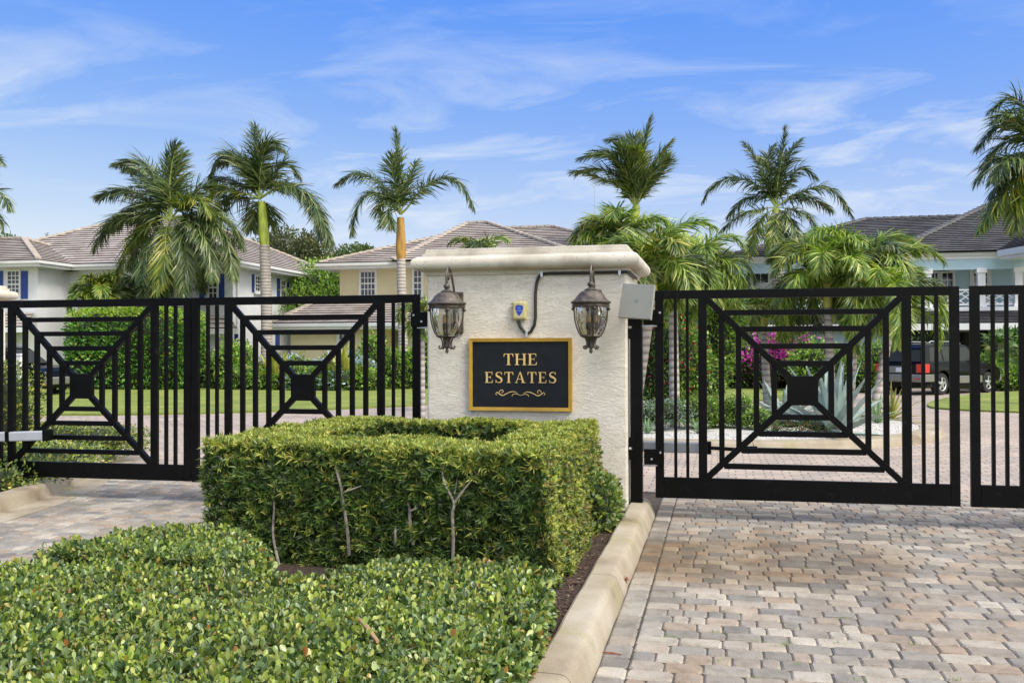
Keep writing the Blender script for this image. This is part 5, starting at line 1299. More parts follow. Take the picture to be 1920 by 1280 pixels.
# small palms seen over the hedge and the pillar
bushy('small bushy palm by the porch column of the white house', 185, (190, 560), 38.5, 16, 1.9, .6, 21, shaft=False, trunk_r=.1, lw=.06, name='bushy_palm', grp='small bushy palms near the houses')
bushy('dark bushy palm under the fullest hanging crown', 265, (272, 560), 40.5, 16, 2.2, .7, 22, shaft=False, trunk_r=.1, mi=0, lw=.06, name='bushy_palm', grp='small bushy palms near the houses')
bushy('small palm with leaf tips just showing above the pillar cap', 900, (905, 482), 24, 15, 1.0, .42, 23, shaft=False, trunk_r=.08, name='bushy_palm', grp='small bushy palms near the houses')
bushy('narrow palm in the gap left of the pillar, beside the left lantern', 792, (792, 590), 20.5, 9, .75, .4, 24, shaft=False, trunk_r=.05, name='bushy_palm', grp='small bushy palms near the houses', lw=.03)

# ================================================================== HOUSES
def slope_strips(b, A, B, C, Dp, course=.36, lift=.05, m=0, mg=1):
    """A,B eave left/right; D above A, C above B. Stepped tile courses."""
    A, B, C, Dp = [np.array(v, float) for v in (A, B, C, Dp)]
    L = max(np.linalg.norm(Dp - A), np.linalg.norm(C - B)); 
    hgt = np.linalg.norm(((Dp + C) / 2 - (A + B) / 2)); n = max(2, int(hgt / course))
    nrm = np.cross(B - A, (Dp + C) / 2 - A); nrm /= np.linalg.norm(nrm)
    if nrm[2] < 0: nrm = -nrm
    for i in range(n):
        t0, t1 = i / n, (i + 1) / n + .0
        a0, b0 = A + (Dp - A) * t0, B + (C - B) * t0; a1, b1 = A + (Dp - A) * t1, B + (C - B) * t1
        b.poly([a0 + nrm * lift, b0 + nrm * lift, b1 + nrm * .004, a1 + nrm * .004], m)
        b.poly([a0 - nrm * .01, b0 - nrm * .01, b0 + nrm * lift, a0 + nrm * lift], mg)  # riser face, its dark colour stands for the gap shadow
def hip_roof(root, x0, x1, y0, y1, ze, pitch, kind=('tile', 'tile_gap_shade', 'tile_r'), name='roof', fascia=.30, hip=(1, 1), flat_soffit=True, wallinset=.7):
    """hip roof over a rectangle; hip=(left,right) 0 keeps that end open (runs into another roof)"""
    w, d = x1 - x0, y1 - y0; r = min(w, d) / 2; zr = ze + r * pitch
    if w >= d:
        rl = x0 + (r if hip[0] else 0); rr = x1 - (r if hip[1] else 0); ym = (y0 + y1) / 2
        R0, R1 = (rl, ym, zr), (rr, ym, zr)
        S = [((x0, y0, ze), (x1, y0, ze), R1, R0), ((x1, y1, ze), (x0, y1, ze), R0, R1)]
        if hip[1]: S.append(((x1, y0, ze), (x1, y1, ze), R1, R1))
        if hip[0]: S.append(((x0, y1, ze), (x0, y0, ze), R0, R0))
        edges = [(R0, R1)] + ([((x1, y0, ze), R1), ((x1, y1, ze), R1)] if hip[1] else []) + ([((x0, y0, ze), R0), ((x0, y1, ze), R0)] if hip[0] else [])
    else:
        xm = (x0 + x1) / 2; yn = y0 + r; yf_ = y1 - r; R0, R1 = (xm, yn, zr), (xm, yf_, zr)
        S = [((x0, y0, ze), (x1, y0, ze), R0, R0), ((x1, y0, ze), (x1, y1, ze), R1, R0), ((x1, y1, ze), (x0, y1, ze), R1, R1), ((x0, y1, ze), (x0, y0, ze), R0, R1)]
        edges = [(R0, R1), ((x0, y0, ze), R0), ((x1, y0, ze), R0), ((x0, y1, ze), R1), ((x1, y1, ze), R1)]
    b = MB()
    for s in S: slope_strips(b, *s)
    for a_, c_ in edges:
        a_, c_ = Vector(a_) + Vector((0, 0, .05)), Vector(c_) + Vector((0, 0, .05)); n = max(2, int((c_ - a_).length / .42))
        for i in range(n):
            p_, q_ = a_.lerp(c_, i / n), a_.lerp(c_, (i + 1.06) / n); b.beam(p_ + Vector((0, 0, .035)), q_ + Vector((0, 0, .0)), .26, .10, m=2)
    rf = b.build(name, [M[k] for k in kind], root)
    b = MB(); f = .04
    b.box(x0 - f, x1 + f, y0 - f, y0, ze - fascia, ze - .02); b.box(x1, x1 + f, y0, y1, ze - fascia, ze - .02); b.box(x0 - f, x0, y0, y1, ze - fascia, ze - .02)
    b.box(x0, x1, y0 + .001, y1, ze - fascia - .001, ze - fascia + .05)
    b.box(x0 - f - .09, x1 + f + .09, y0 - f - .10, y0 - f - .002, ze - .16, ze - .03); b.box(x1 + f + .002, x1 + f + .10, y0 - f, y1, ze - .16, ze - .03)
    b.build('eave_trim', M['white'], root)
    return rf
def P3(axis, w0, u, v, n):  # front wall (faces -Y) or side wall (faces +X)
    return (u, w0 - n, v) if axis == 'f' else (w0 + n, u, v)
def wbox(b, axis, w0, u0, u1, v0, v1, n0, n1, m=0):
    p = [P3(axis, w0, u, v, n) for u, v, n in ((u0, v0, n0), (u1, v0, n0), (u1, v0, n1), (u0, v0, n1), (u0, v1, n0), (u1, v1, n0), (u1, v1, n1), (u0, v1, n1))]
    b.hexa(p, m)
def window(root, axis, w0, u0, u1, v0, v1, cols=3, rows=4, shutters=0, trim=.10, name='window', trimcol='white', sill=True, mid=True):
    b = MB()
    wbox(b, axis, w0, u0 - trim, u0, v0 - trim, v1 + trim, 0, .06); wbox(b, axis, w0, u1, u1 + trim, v0 - trim, v1 + trim, 0, .06)
    wbox(b, axis, w0, u0, u1, v1, v1 + trim, 0, .06); wbox(b, axis, w0, u0, u1, v0 - trim, v0, 0, .06)
    for i in range(1, cols): 
        u = u0 + (u1 - u0) * i / cols; wbox(b, axis, w0, u - .018, u + .018, v0 + (0 if rows > 4 else (v1 - v0) * .0), v1, .012, .035)
    for j in range(1, rows):
        v = v0 + (v1 - v0) * j / rows; h_ = .035 if (mid and j == rows // 2) else .018; wbox(b, axis, w0, u0, u1, v - h_, v + h_, .013, .037)
    if sill: wbox(b, axis, w0, u0 - trim - .04, u1 + trim + .04, v0 - trim - .06, v0 - trim, 0, .12)
    f = b.build(name, M[trimcol], root)
    b = MB(); wbox(b, axis, w0, u0, u1, v0, v1, .002, .011); b.build('pane', M['pane'], f)
    for s in ((-1, 1) if shutters == 2 else ((shutters,) if shutters else ())):
        sw = (u1 - u0) * .42; a_ = u0 - trim - .03 - sw if s < 0 else u1 + trim + .03
        b = MB(); wbox(b, axis, w0, a_, a_ + sw, v0 - .05, v1 + .05, 0, .03)
        n = 12
        for i in range(n):
            z0 = v0 + (v1 - v0) * i / n; wbox(b, axis, w0, a_ + .04, a_ + sw - .04, z0, z0 + (v1 - v0) / n * .55, .03, .042)
        b.build('shutter', M['shutter'], root)
    return f
fx = lambda px, Y_, py=560: onY(px, py, Y_)[0]
fz = lambda px, py, Y_: onY(px, py, Y_)[2]

# ---- white house with blue shutters
Ye = 42.0; Yw = Ye + .7; ZE = 5.95
root = empty('white_house', (-34, 48, 0), 'two storey white house with blue shutters and a brown tile roof, behind the left gate', 'house')
xr_e = fx(448, Ye, 500); xr_w = xr_e - .7; y_far = 56.0
xl = -60
# left wing juts forward
Ywg = 39.6; xw_e = fx(72, Ywg, 497); 
b = MB(); b.box(xl, xr_w, Yw + 2.2, y_far - .7, 0, ZE - .2)                        # main block (porch recess in front)
b.box(fx(330, Yw), xr_w - .0, Yw, Yw + 2.21, 0, ZE - .2)                            # room right of the porch
b.box(xl, xw_e - .6, Ywg + .7, Yw + 2.21, 0, ZE - .2)                               # left wing
b.box(xw_e - .6, fx(330, Yw), Yw + .02, Yw + 2.2, 3.05, 3.35)                       # porch floor
b.box(xw_e - .6, fx(330, Yw), Yw + .0, Yw + .3, ZE - .75, ZE - .2)                  # porch beam
b.build('wall', M['mwhite'], root)
hip_roof(root, onY(240, 430, 49)[0] - 7, xr_e, Ye, y_far, ZE, .46)
hip_roof(root, xl + 5, xw_e, Ywg, Ywg + 9, ZE, .36, name='wing_roof')
# porch columns
for px in (143, ):
    x = fx(px, Yw + .15, 530); b = MB(); b.box(x - .19, x + .19, Yw - .02, Yw + .34, 3.0, ZE - .80); b.box(x - .25, x + .25, Yw - .05, Yw + .38, ZE - .95, ZE - .76); b.build('porch_column', M['white'], root)
b = MB(); x0_, x1_ = xw_e - .5, fx(330, Yw)
b.box(x0_, x1_, Yw + .08, Yw + .14, 4.2, 4.28); b.box(x0_, x1_, Yw + .08, Yw + .14, 3.42, 3.48)
x = x0_
while x < x1_: b.box(x, x + .03, Yw + .09, Yw + .13, 3.48, 4.2); x += .13
b.build('porch_railing', M['white'], root)
# lower roof skirts (over ground floor)
b = MB(); slope_strips(b, (xw_e - 8, Ywg - 1.2, 2.75), (xw_e - .8 + 1.2, Ywg - 1.2, 2.75), (xw_e - .8, Ywg + .66, 3.5), (xw_e - 8, Ywg + .66, 3.5)); b.box(xw_e - 8, xw_e + .4, Ywg - 1.24, Ywg - 1.2, 2.5, 2.73, 2); b.build('lower_roof', [M['tile'], M['tile_gap_shade'], M['white']], root)
xa, xb = fx(382, Yw - 1), fx(446, Yw - 1)
b = MB(); slope_strips(b, (xa - 2, Yw - 1.1, 2.7), (xb, Yw - 1.1, 2.7), (xb - 1., Yw - .03, 3.35), (xa - 2, Yw - .03, 3.35)); b.box(xa - 2, xb, Yw - 1.14, Yw - 1.1, 2.42, 2.68, 2); b.build('lower_roof', [M['tile'], M['tile_gap_shade'], M['white']], root)
Yv = Ywg + .7
window(root, 'f', Yv, fx(15.5, Yv, 540), fx(36.5, Yv, 540), fz(25, 557, Yv), fz(25, 509, Yv), 3, 6, 0, .09, mid=True)
b = MB(); wbox(b, 'f', Yv, fx(40.5, Yv, 540), fx(52.5, Yv, 540), fz(45, 560, Yv), fz(45, 508, Yv), 0, .04); b.build('shutter', M['shutter'], root)
b = MB(); wbox(b, 'f', Yv, fx(-6, Yv, 540), fx(6, Yv, 540), fz(5, 560, Yv), fz(5, 508, Yv), 0, .04); b.build('shutter', M['shutter'], root)
window(root, 'f', Yw, fx(392.5, Yw, 540), fx(407, Yw, 540), fz(400, 560, Yw), fz(400, 518, Yw), 2, 4, 0, .1)
for a_, c_ in ((374.5, 383.5), (411, 421)):
    b = MB(); wbox(b, 'f', Yw, fx(a_, Yw, 540), fx(c_, Yw, 540), fz(400, 563, Yw), fz(400, 514, Yw), 0, .04); b.build('shutter', M['shutter'], root)
b = MB(); wbox(b, 'f', Yw, fx(291, Yw, 555), fx(299, Yw, 555), fz(295, 590, Yw), fz(295, 547, Yw), 0, .04); b.build('shutter', M['shutter'], root)
Yb2 = Yw + 2.2
window(root, 'f', Yb2, fx(178, Yb2, 540), fx(191, Yb2, 540), fz(185, 560, Yb2), fz(185, 519, Yb2), 2, 4, 0, .1)
# right side windows (this wall faces +X)
def sy(px, xw):   # depth on the side wall for a pixel column
    d = ray(px, 560); return xw / d[0] * d[1]
for (s0_, w0_, w1_, s1_, t_, bt) in ((472, 478, 486, None, 519, 545), (519, 526, 534, 537.5, 527, 560)):
    y0_, y1_ = sy(w0_, xr_w), sy(w1_, xr_w); ym = (y0_ + y1_) / 2; d_ = ray((w0_ + w1_) / 2, t_); k_ = xr_w / d_[0]; z1_ = EYE + d_[2] * k_; d_ = ray((w0_ + w1_) / 2, bt); z0_ = EYE + d_[2] * k_
    window(root, 's', xr_w, y0_, y1_, z0_, z1_, 2, 4, 0, .12)
    for (a_, c_) in ((s0_, w0_ - 1.5), (s1_, (s1_ or 0) + 4)):
        if a_ is None: continue
        b = MB(); wbox(b, 's', xr_w, sy(a_, xr_w), sy(c_, xr_w), z0_ - .1, z1_ + .1, 0, .04); b.build('shutter', M['shutter'], root)
b = MB(); b.tube([(xr_e - .1, Ye + .3, ZE - .3), (xr_w + .08, Yw + .35, ZE - 1.0), (xr_w + .08, Yw + .35, .2)], .05, 6); b.build('downspout', M['white'], root)
# ground floor blue shutters / doors
for px0, px1, py0, py1 in ((440, 447, 626, 660), (516, 523, 628, 644)):
    if px0 < 450:
        b = MB(); wbox(b, 'f', Yw, fx(px0, Yw), fx(px1, Yw), fz(px0, py1, Yw), fz(px0, py0, Yw), 0, .05); b.build('shutter', M['shutter'], root)
    else:
        b = MB(); wbox(b, 's', xr_w, sy(px0, xr_w), sy(px1, xr_w), 1.8, 2.6, 0, .05); b.build('shutter', M['shutter'], root)

# ---- yellow house
Ye = 44.5; Yw = Ye + .75; ZE = 5.95
root = empty('yellow_house', (-14, 50, 0), 'pale yellow two storey house with a brown tile roof and a red door', 'house')
xe = fx(597, Ye, 496); xw = fx(637, Yw, 540)
x_end = fx(1180, Ye, 480)
b = MB(); b.box(xw, x_end + .6, Yw, 58, 0, ZE - .2)
Yl = 41.5; xg = fx(545, Yl + .7, 640)
b.box(xg, fx(705, Yl + .7, 640), Yl + .7, Yw + .01, 0, 2.9)
b.build('wall', M['yellow'], root)
hip_roof(root, xe, x_end + 1.6, Ye, 57, ZE, .36)
# taller hip on the right part
hx0, hx1 = fx(745, Ye + 1, 470), fx(1062, Ye + 1, 470)
ZT = fz(880, 420, Ye + 6.6)
bq = MB()
A_ = np.array((fx(735, Ye - .4, 500), Ye - .4, ZE)); B_ = np.array((fx(1100, Ye - .4, 500), Ye - .4, ZE)); C_ = onY(912, 418, Ye + 5.8); D_ = onY(875, 420, Ye + 5.8)
slope_strips(bq, A_, B_, C_, D_)
slope_strips(bq, B_, (B_[0], Ye + 12, ZE), (C_[0], Ye + 6.4, C_[2]), C_)
slope_strips(bq, (A_[0], Ye + 12, ZE), A_, D_, (D_[0], Ye + 6.4, D_[2]))
for s_, e_ in ((A_, D_), (D_, C_), (B_, C_)):
    s_, e_ = Vector(s_) + Vector((0, 0, .06)), Vector(e_) + Vector((0, 0, .06)); n = int((e_ - s_).length / .42)
    for i in range(n): bq.beam(s_.lerp(e_, i / n) + Vector((0, 0, .035)), s_.lerp(e_, (i + 1.06) / n), .26, .10, m=2)
bq.build('upper_roof', [M['tile'], M['tile_gap_shade'], M['tile_r']], root)
# lower garage roof
xl0 = fx(508, Yl, 606); xl1 = fx(795, Yl, 604)
zl = fz(600, 605, Yl)
b = MB(); slope_strips(b, (xl0, Yl, zl), (xl1, Yl, zl), (xl1, Yw, zl + 1.35), (fx(610, Yw, 570), Yw, zl + 1.35)); slope_strips(b, (xl0, Yw + 3, zl), (xl0, Yl, zl), (fx(610, Yw, 570), Yw, zl + 1.35), (fx(610, Yw, 570), Yw + 3, zl + 1.35))
s_, e_ = Vector((xl0, Yl, zl + .06)), Vector((fx(610, Yw, 570), Yw, zl + 1.41))
for i in range(12): b.beam(s_.lerp(e_, i / 12) + Vector((0, 0, .03)), s_.lerp(e_, (i + 1.06) / 12), .24, .09, m=2)
b.build('lower_roof', [M['tile'], M['tile_gap_shade'], M['tile_r']], root)
b = MB(); b.box(xl0 - .04, xl1, Yl - .05, Yl, zl - .30, zl - .02); b.box(xl0 - .05, xl0, Yl, Yw, zl - .30, zl - .02); b.box(xl0, xl1, Yl + .001, Yw, zl - .31, zl - .26); b.box(xl0 - .14, xl1, Yl - .15, Yl - .052, zl - .18, zl - .04); b.build('eave_trim', M['white'], root)
window(root, 'f', Yw, fx(677.5, Yw, 530), fx(703, Yw, 530), fz(690, 553, Yw), fz(690, 510, Yw), 4, 4, 0, .12)
window(root, 'f', Yw, fx(777, Yw, 530), fx(790, Yw, 530), fz(780, 553, Yw), fz(780, 508, Yw), 2, 4, 0, .12)
Yg_ = Yl + .7
window(root, 'f', Yg_, fx(637, Yg_, 640), fx(650, Yg_, 640), fz(640, 660, Yg_), fz(640, 625, Yg_), 2, 3, 0, .14)
xp = fx(757, Yw - .3, 640)
b = MB(); b.box(xp - .0, xp + .45, Yw - .6, Yw - .15, 0, zl - .3); b.build('porch_column', M['white'], root)
b = MB(); wbox(b, 'f', Yw, fx(768, Yw, 650), fx(796, Yw, 650), 0, fz(780, 621, Yw), 0, .06); o = b.build('door', M['reddoor'], root)
b = MB(); wbox(b, 'f', Yw, fx(792, Yw, 650), fx(793.5, Yw, 650), 1.0, 1.25, .06, .12); b.build('door_handle', M['bolt'], o)

# ---- blue house
Ye = 44.0; Yw = Ye + 2.4; ZE = fz(1780, 473, 44.0)
root = empty('blue_house', (12, 50, 0), 'pale blue two storey house with a dark grey tile roof and white porch columns', 'house')
xe = onY(1622, 412, 51)[0] - 7.; x_end = 34
b = MB(); b.box(xe + .7, x_end, Yw, 57.3, 0, ZE - .2)
xg0 = fx(1402, Ye - 2, 640); xg1 = fx(1698, Ye - 2, 640)
zl = fz(1700, 606, Ye - 2.6)
b.box(xg0, xg1, Ye - 1.9, Yw + .01, 0, zl + .02)
b.build('wall', M['blue_w'], root)
K = ('tile_k', 'tile_kgap_shade', 'tile_kr')
hip_roof(root, xe, x_end, Ye, 58, ZE, (onY(1700, 410, 51)[2] - ZE) / 7, K)
bq = MB(); A_ = np.array((fx(1668, Ye - .3, 470), Ye - .35, ZE)); B_ = np.array((x_end + 2, Ye - .35, ZE)); D_ = onY(1852, 386, Ye + 6.); C_ = np.array((fx(2050, Ye + 6, 386), Ye + 6, D_[2]))
slope_strips(bq, A_, B_, C_, D_); slope_strips(bq, (A_[0], Ye + 13, ZE), A_, D_, (D_[0], Ye + 7, D_[2]))
for s_, e_ in ((A_, D_), (D_, C_)):
    s_, e_ = Vector(s_) + Vector((0, 0, .06)), Vector(e_) + Vector((0, 0, .06)); n = int((e_ - s_).length / .42)
    for i in range(n): bq.beam(s_.lerp(e_, i / n) + Vector((0, 0, .04)), s_.lerp(e_, (i + 1.06) / n), .26, .11, m=2)
bq.build('upper_roof', [M[k] for k in K], root)
# small forward wing eave at the frame edge
b = MB(); w0 = (fx(1868, Ye - .1, 470), Ye - .42, ZE - .14); w1 = (fx(1935, Ye - 2.4, 462), Ye - 2.6, ZE - .14); b.beam(w0, w1, .12, .26)
b.beam((w0[0] + .6, w0[1] + .1, w0[2] - .22), (w1[0] + .6, w1[1] + .1, w1[2] - .22), 1.2, .06); b.build('wing_eave', M['white'], root)
b = MB(); slope_strips(b, (w0[0], w0[1], ZE), (w1[0], w1[1], ZE), (w1[0] + 6, w1[1] + 5, ZE + 2.2), (w0[0] + 3, w0[1] + 4.5, ZE + 1.8)); b.build('wing_roof', [M['tile_k'], M['tile_kgap_shade']], root)
# lower porch roof, balcony slab, railing, columns
xpl = fx(1560, Ye - 2.6, 606)
zs = fz(1700, 584, Ye - .4)
b = MB(); slope_strips(b, (xg0 - .4, Ye - 2.6, zl), (x_end, Ye - 2.6, zl), (x_end, Ye - .42, zs), (xg0 + 2.2, Ye - .42, zs), course=.3); b.build('lower_roof', [M['tile_k'], M['tile_kgap_shade']], root)
b = MB(); b.box(xg0 - .4, x_end, Ye - 2.66, Ye - 2.6, zl - .28, zl - .02); b.box(xg0 - .4, x_end, Ye - 2.59, Yw, zl - .29, zl - .24)
b.box(xe + .4, x_end, Ye - .4, Yw, zs - .02, zs + .17); b.build('balcony_slab', M['white'], root)
b = MB(); b.box(xe + .5, x_end, Ye + .0, Ye + .25, ZE - .75, ZE - .3); b.build('porch_beam', M['blue_w'], root)
cols = [fx(p_, Ye + .1, 540) for p_ in (1738, 1839, 1908.5, 1985)]
for x in cols:
    b = MB(); b.box(x - .15, x + .15, Ye - .06, Ye + .24, zs + .17, ZE - .72); b.box(x - .2, x + .2, Ye - .11, Ye + .29, ZE - .9, ZE - .7); b.box(x - .19, x + .19, Ye - .1, Ye + .28, zs + .17, zs + .32); b.build('porch_column', M['white'], root)
zr0, zr1 = zs + .28, fz(1870, 541, Ye)
edges_ = [xe + .6] + cols
for x0_, x1_ in zip(edges_[:-1], edges_[1:]):
    x0_ += .16; x1_ -= .16; n = max(1, round((x1_ - x0_) / 1.1)); b = MB(); b.box(x0_, x1_, Ye + .05, Ye + .11, zr1 - .06, zr1); b.box(x0_, x1_, Ye + .05, Ye + .11, zr0 - .02, zr0 + .04)
    for i in range(n):
        a_, c_ = x0_ + (x1_ - x0_) * i / n, x0_ + (x1_ - x0_) * (i + 1) / n; b.box(a_ - .02, a_ + .02, Ye + .055, Ye + .105, zr0, zr1); m_ = (a_ + c_) / 2; h_ = zr1 - zr0
        for t in (.25, .6, 1.):
            for sgn in (1, -1):
                e0 = a_ if (i % 2 == 0) == (sgn > 0) else c_
                s2 = 1 if e0 == a_ else -1
                b.beam((e0 + s2 * .01, Ye + .08 + .004 * sgn, zr1 - h_ * t * .98), (e0 + s2 * (c_ - a_) * min(1, t) * .98, Ye + .08 + .004 * sgn, zr1 - h_ * (t - min(1, t)) - .01), .03, .035)
        b.beam((a_, Ye + .072, zr0 + h_ * .5), (m_, Ye + .072, zr0 + .02), .03, .035); b.beam((c_, Ye + .09, zr0 + h_ * .5), (m_, Ye + .09, zr0 + .02), .03, .035)
    b.build('balcony_railing', M['white'], root)
f = window(root, 'f', Yw, fx(1745, Yw, 540), fx(1774, Yw, 540), fz(1760, 505, Yw) + .04, fz(1760, 494, Yw), 3, 1, 0, .14, name='transom_window', sill=False)
f = window(root, 'f', Yw, fx(1747.5, Yw, 540), fx(1758, Yw, 540), zs + .2, fz(1760, 512, Yw), 2, 5, 0, .10, name='french_door', sill=False, mid=False)
f = window(root, 'f', Yw, fx(1766.5, Yw, 540), fx(1786, Yw, 540), zs + .2, fz(1760, 512, Yw), 2, 5, 0, .12, name='french_door', sill=False, mid=False)
f = window(root, 'f', Yw, fx(1826, Yw, 540), fx(1850, Yw, 540), fz(1838, 560, Yw), fz(1838, 492, Yw), 3, 5, 0, .18, mid=True)
f = window(root, 'f', Yw, fx(1925, Yw, 540), fx(1950, Yw, 540), fz(1838, 560, Yw), fz(1838, 492, Yw), 3, 5, 0, .18, mid=True)
Yd = Yw
b = MB(); wbox(b, 'f', Yd, fx(1786, Yd, 640), fx(1822, Yd, 640), 0, fz(1800, 622, Yd), 0, .06); o = b.build('door', M['darkdoor'], root)
b = MB()
for i in range(3): wbox(b, 'f', Yd, fx(1797, Yd, 640), fx(1808, Yd, 640), .9 + i * .55, 1.3 + i * .55, .06, .075)
b.build('door_glass', M['pane'], o)
b = MB(); wbox(b, 'f', Yd, fx(1829.5, Yd, 640), fx(1834.5, Yd, 640), fz(1830, 650, Yd), fz(1830, 631, Yd), 0, .12); b.build('wall_light', M['gate'], root)
window(root, 'f', Yw, fx(1412, Yw, 510), fx(1440, Yw, 510), fz(1420, 530, Yw), fz(1420, 492, Yw), 2, 2, 0, .2)

# radio mast behind the bright palms
root = empty('radio_mast', tuple(ground_under(1115, 60)), 'very thin pole rising behind the bright palms above the pillar cap', 'mast')
q0, q1 = ground_under(1115, 60), onY(1115, 352, 60); b = MB(); b.tube([q0, tuple(q1)], [.045, .025], 6); b.build('mast', M['grey_box'], root)
b = MB(); q = onY(1101, 405, 60); b.tube([(q[0] + .3, 60, 4), tuple(q)], [.09, .06], 6); b.build('side_rod', M['grey_box'], root)

# ================================================================== BACKGROUND PLANTING
def blob_px(px, py, Y, rx, rz, ry=None, off=0):
    c = onY(px, py, Y); return (c[0], Y + off, c[2], rx, ry or rx, rz)
# tall clusia hedge
hx0, hx1 = onY(78, 700, 34.0)[0], onY(345, 700, 36)[0]
zt = onY(200, 585, 36)[2]
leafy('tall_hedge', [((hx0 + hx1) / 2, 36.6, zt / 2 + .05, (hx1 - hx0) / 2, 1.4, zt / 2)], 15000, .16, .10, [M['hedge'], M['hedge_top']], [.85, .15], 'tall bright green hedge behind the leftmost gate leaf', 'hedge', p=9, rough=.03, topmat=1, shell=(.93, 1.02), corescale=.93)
# trees behind the houses
TG = 'trees behind the houses'
leafy('broadleaf_tree', [blob_px(530, 485, 66, 2.3, 2.0), blob_px(505, 500, 66, 2.2, 1.6), blob_px(532, 458, 66, 1.0, 1.2)], 7000, .22, .13, [M['tree_d']], [1], 'dull green tree with a ragged top between the white and yellow houses', 'tree', TG, trunk=(onY(530, 500, 66)[0], 66, 6, .25), rough=.3, core=False, shell=(.3, 1.08))
leafy('broadleaf_tree', [blob_px(583, 490, 64, 1.6, 1.9), blob_px(580, 465, 64, .8, .9), blob_px(600, 505, 64, 1.6, 1.0)], 5000, .22, .13, [M['tree_d']], [1], 'dull green tree right of the ragged one, touching the yellow house eave', 'tree', TG, trunk=(onY(583, 500, 64)[0], 64, 6, .22), rough=.3, core=False, shell=(.3, 1.08))
leafy('broadleaf_tree', [blob_px(470, 478, 68, 1.3, 1.0), blob_px(465, 495, 68, 2.0, 1.2)], 2500, .22, .13, [M['tree_d']], [1], 'low dull green tree left of the trunk of the green crownshaft palm', 'tree', TG, trunk=(onY(470, 500, 68)[0], 68, 5, .2), rough=.3, core=False, shell=(.3, 1.08))
leafy('broadleaf_tree', [blob_px(668, 480, 70, 1.7, .8), blob_px(645, 488, 70, 1.4, .6), blob_px(683, 470, 70, .5, .4)], 3000, .22, .13, [M['tree_d'], M['shrub']], [.6, .4], 'treetop showing just above the left slope of the yellow house roof', 'tree', TG, trunk=(onY(668, 500, 70)[0], 70, 6, .2), rough=.3, core=False, shell=(.3, 1.08))
leafy('broadleaf_tree', [blob_px(15, 462, 72, 1.0, .9), blob_px(18, 475, 72, 2., 1.1), blob_px(13, 450, 72, .35, .5)], 2200, .22, .13, [M['shrub']], [1], 'treetop above the white house roof at the left frame edge', 'tree', TG, trunk=(onY(15, 500, 72)[0], 72, 6, .2), rough=.3, core=False, shell=(.3, 1.08))
leafy('broadleaf_tree', [blob_px(88, 462, 72, .5, .5), blob_px(87, 449, 72, .22, .4), blob_px(75, 466, 72, 1.2, .4)], 900, .2, .1, [M['shrub']], [1], 'thin treetop poking over the white house roof ridge', 'tree', TG, trunk=(onY(88, 500, 72)[0], 72, 6, .15), rough=.3, core=False, shell=(.3, 1.08))
leafy('light_green_tree', [blob_px(605, 545, 50, 1.9, 1.7), blob_px(590, 575, 49, 1.9, 1.3), blob_px(620, 525, 50, .9, .7)], 7000, .16, .11, [M['shrub_l'], M['shrub']], [.75, .25], 'bright light green tree in the gap between the white and yellow houses', 'tree', None, trunk=(onY(605, 560, 50)[0], 50, 3, .12), rough=.25, shell=(.5, 1.06), corescale=.6)
leafy('light_green_tree', [blob_px(622, 515, 53, 1.0, .8)], 1500, .16, .11, [M['shrub']], [1], 'darker small tree under the yellow house eave', 'tree', None, trunk=(onY(622, 560, 53)[0], 53, 4, .12), rough=.25, shell=(.5, 1.06), corescale=.6)

# beds in front of the houses
def bed(px0, px1, Y, h, n, mats, pr, label, seed=0, depth=.9, ll=.13, lw=.08, cat='shrub', step=26, pyb=None, group=None, name='border_shrub'):
    blobs = []; px = px0
    while px < px1:
        c = onY(px, 700, Y); hh = h * rng.uniform(.75, 1.15); blobs.append((c[0], Y + rng.uniform(-.3, .3), hh * .5, .55 * rng.uniform(.8, 1.2), depth * .6, hh * .55)); px += step * rng.uniform(.7, 1.1)
    return leafy(name, blobs, n, ll, lw, mats, pr, label, cat, group, rough=.2, shell=(.7, 1.08), corescale=.75)
BG = 'shrubs planted along the house fronts'
bed(372, 440, 37.5, 1.7, 3500, [M['shrub']], [1], 'dark green shrubs at the foot of the white house, left of the bromeliads', group=BG)
bed(432, 468, 36.8, 2.2, 2600, [M['shrub_l']], [1], 'light green upright shrub between the white house and the first bromeliad', group=BG)
bed(448, 700, 36.3, 1.0, 7000, [M['shrub_l'], M['shrub']], [.7, .3], 'low light green shrubs around the two bromeliads', group=BG)
bed(470, 620, 37.2, 1.35, 2800, [M['shrub_l'], M['bluef']], [.75, .25], 'pale mixed shrubs behind the left bromeliad', group=BG)
bed(618, 690, 37.2, 1.55, 3000, [M['bluef'], M['shrub_l']], [.5, .5], 'shrubs covered in pale blue flowers right of the centre panel of the gate', group=BG)
bed(560, 640, 36.0, .75, 2500, [M['shrub'], M['bluef']], [.85, .15], 'low dark shrub with small pale flowers below the blue flowers', group=BG)
bed(700, 812, 37.8, 2.0, 6500, [M['shrub_l'], M['shrub']], [.75, .25], 'taller light green shrubs against the yellow house beside the pillar', group=BG)
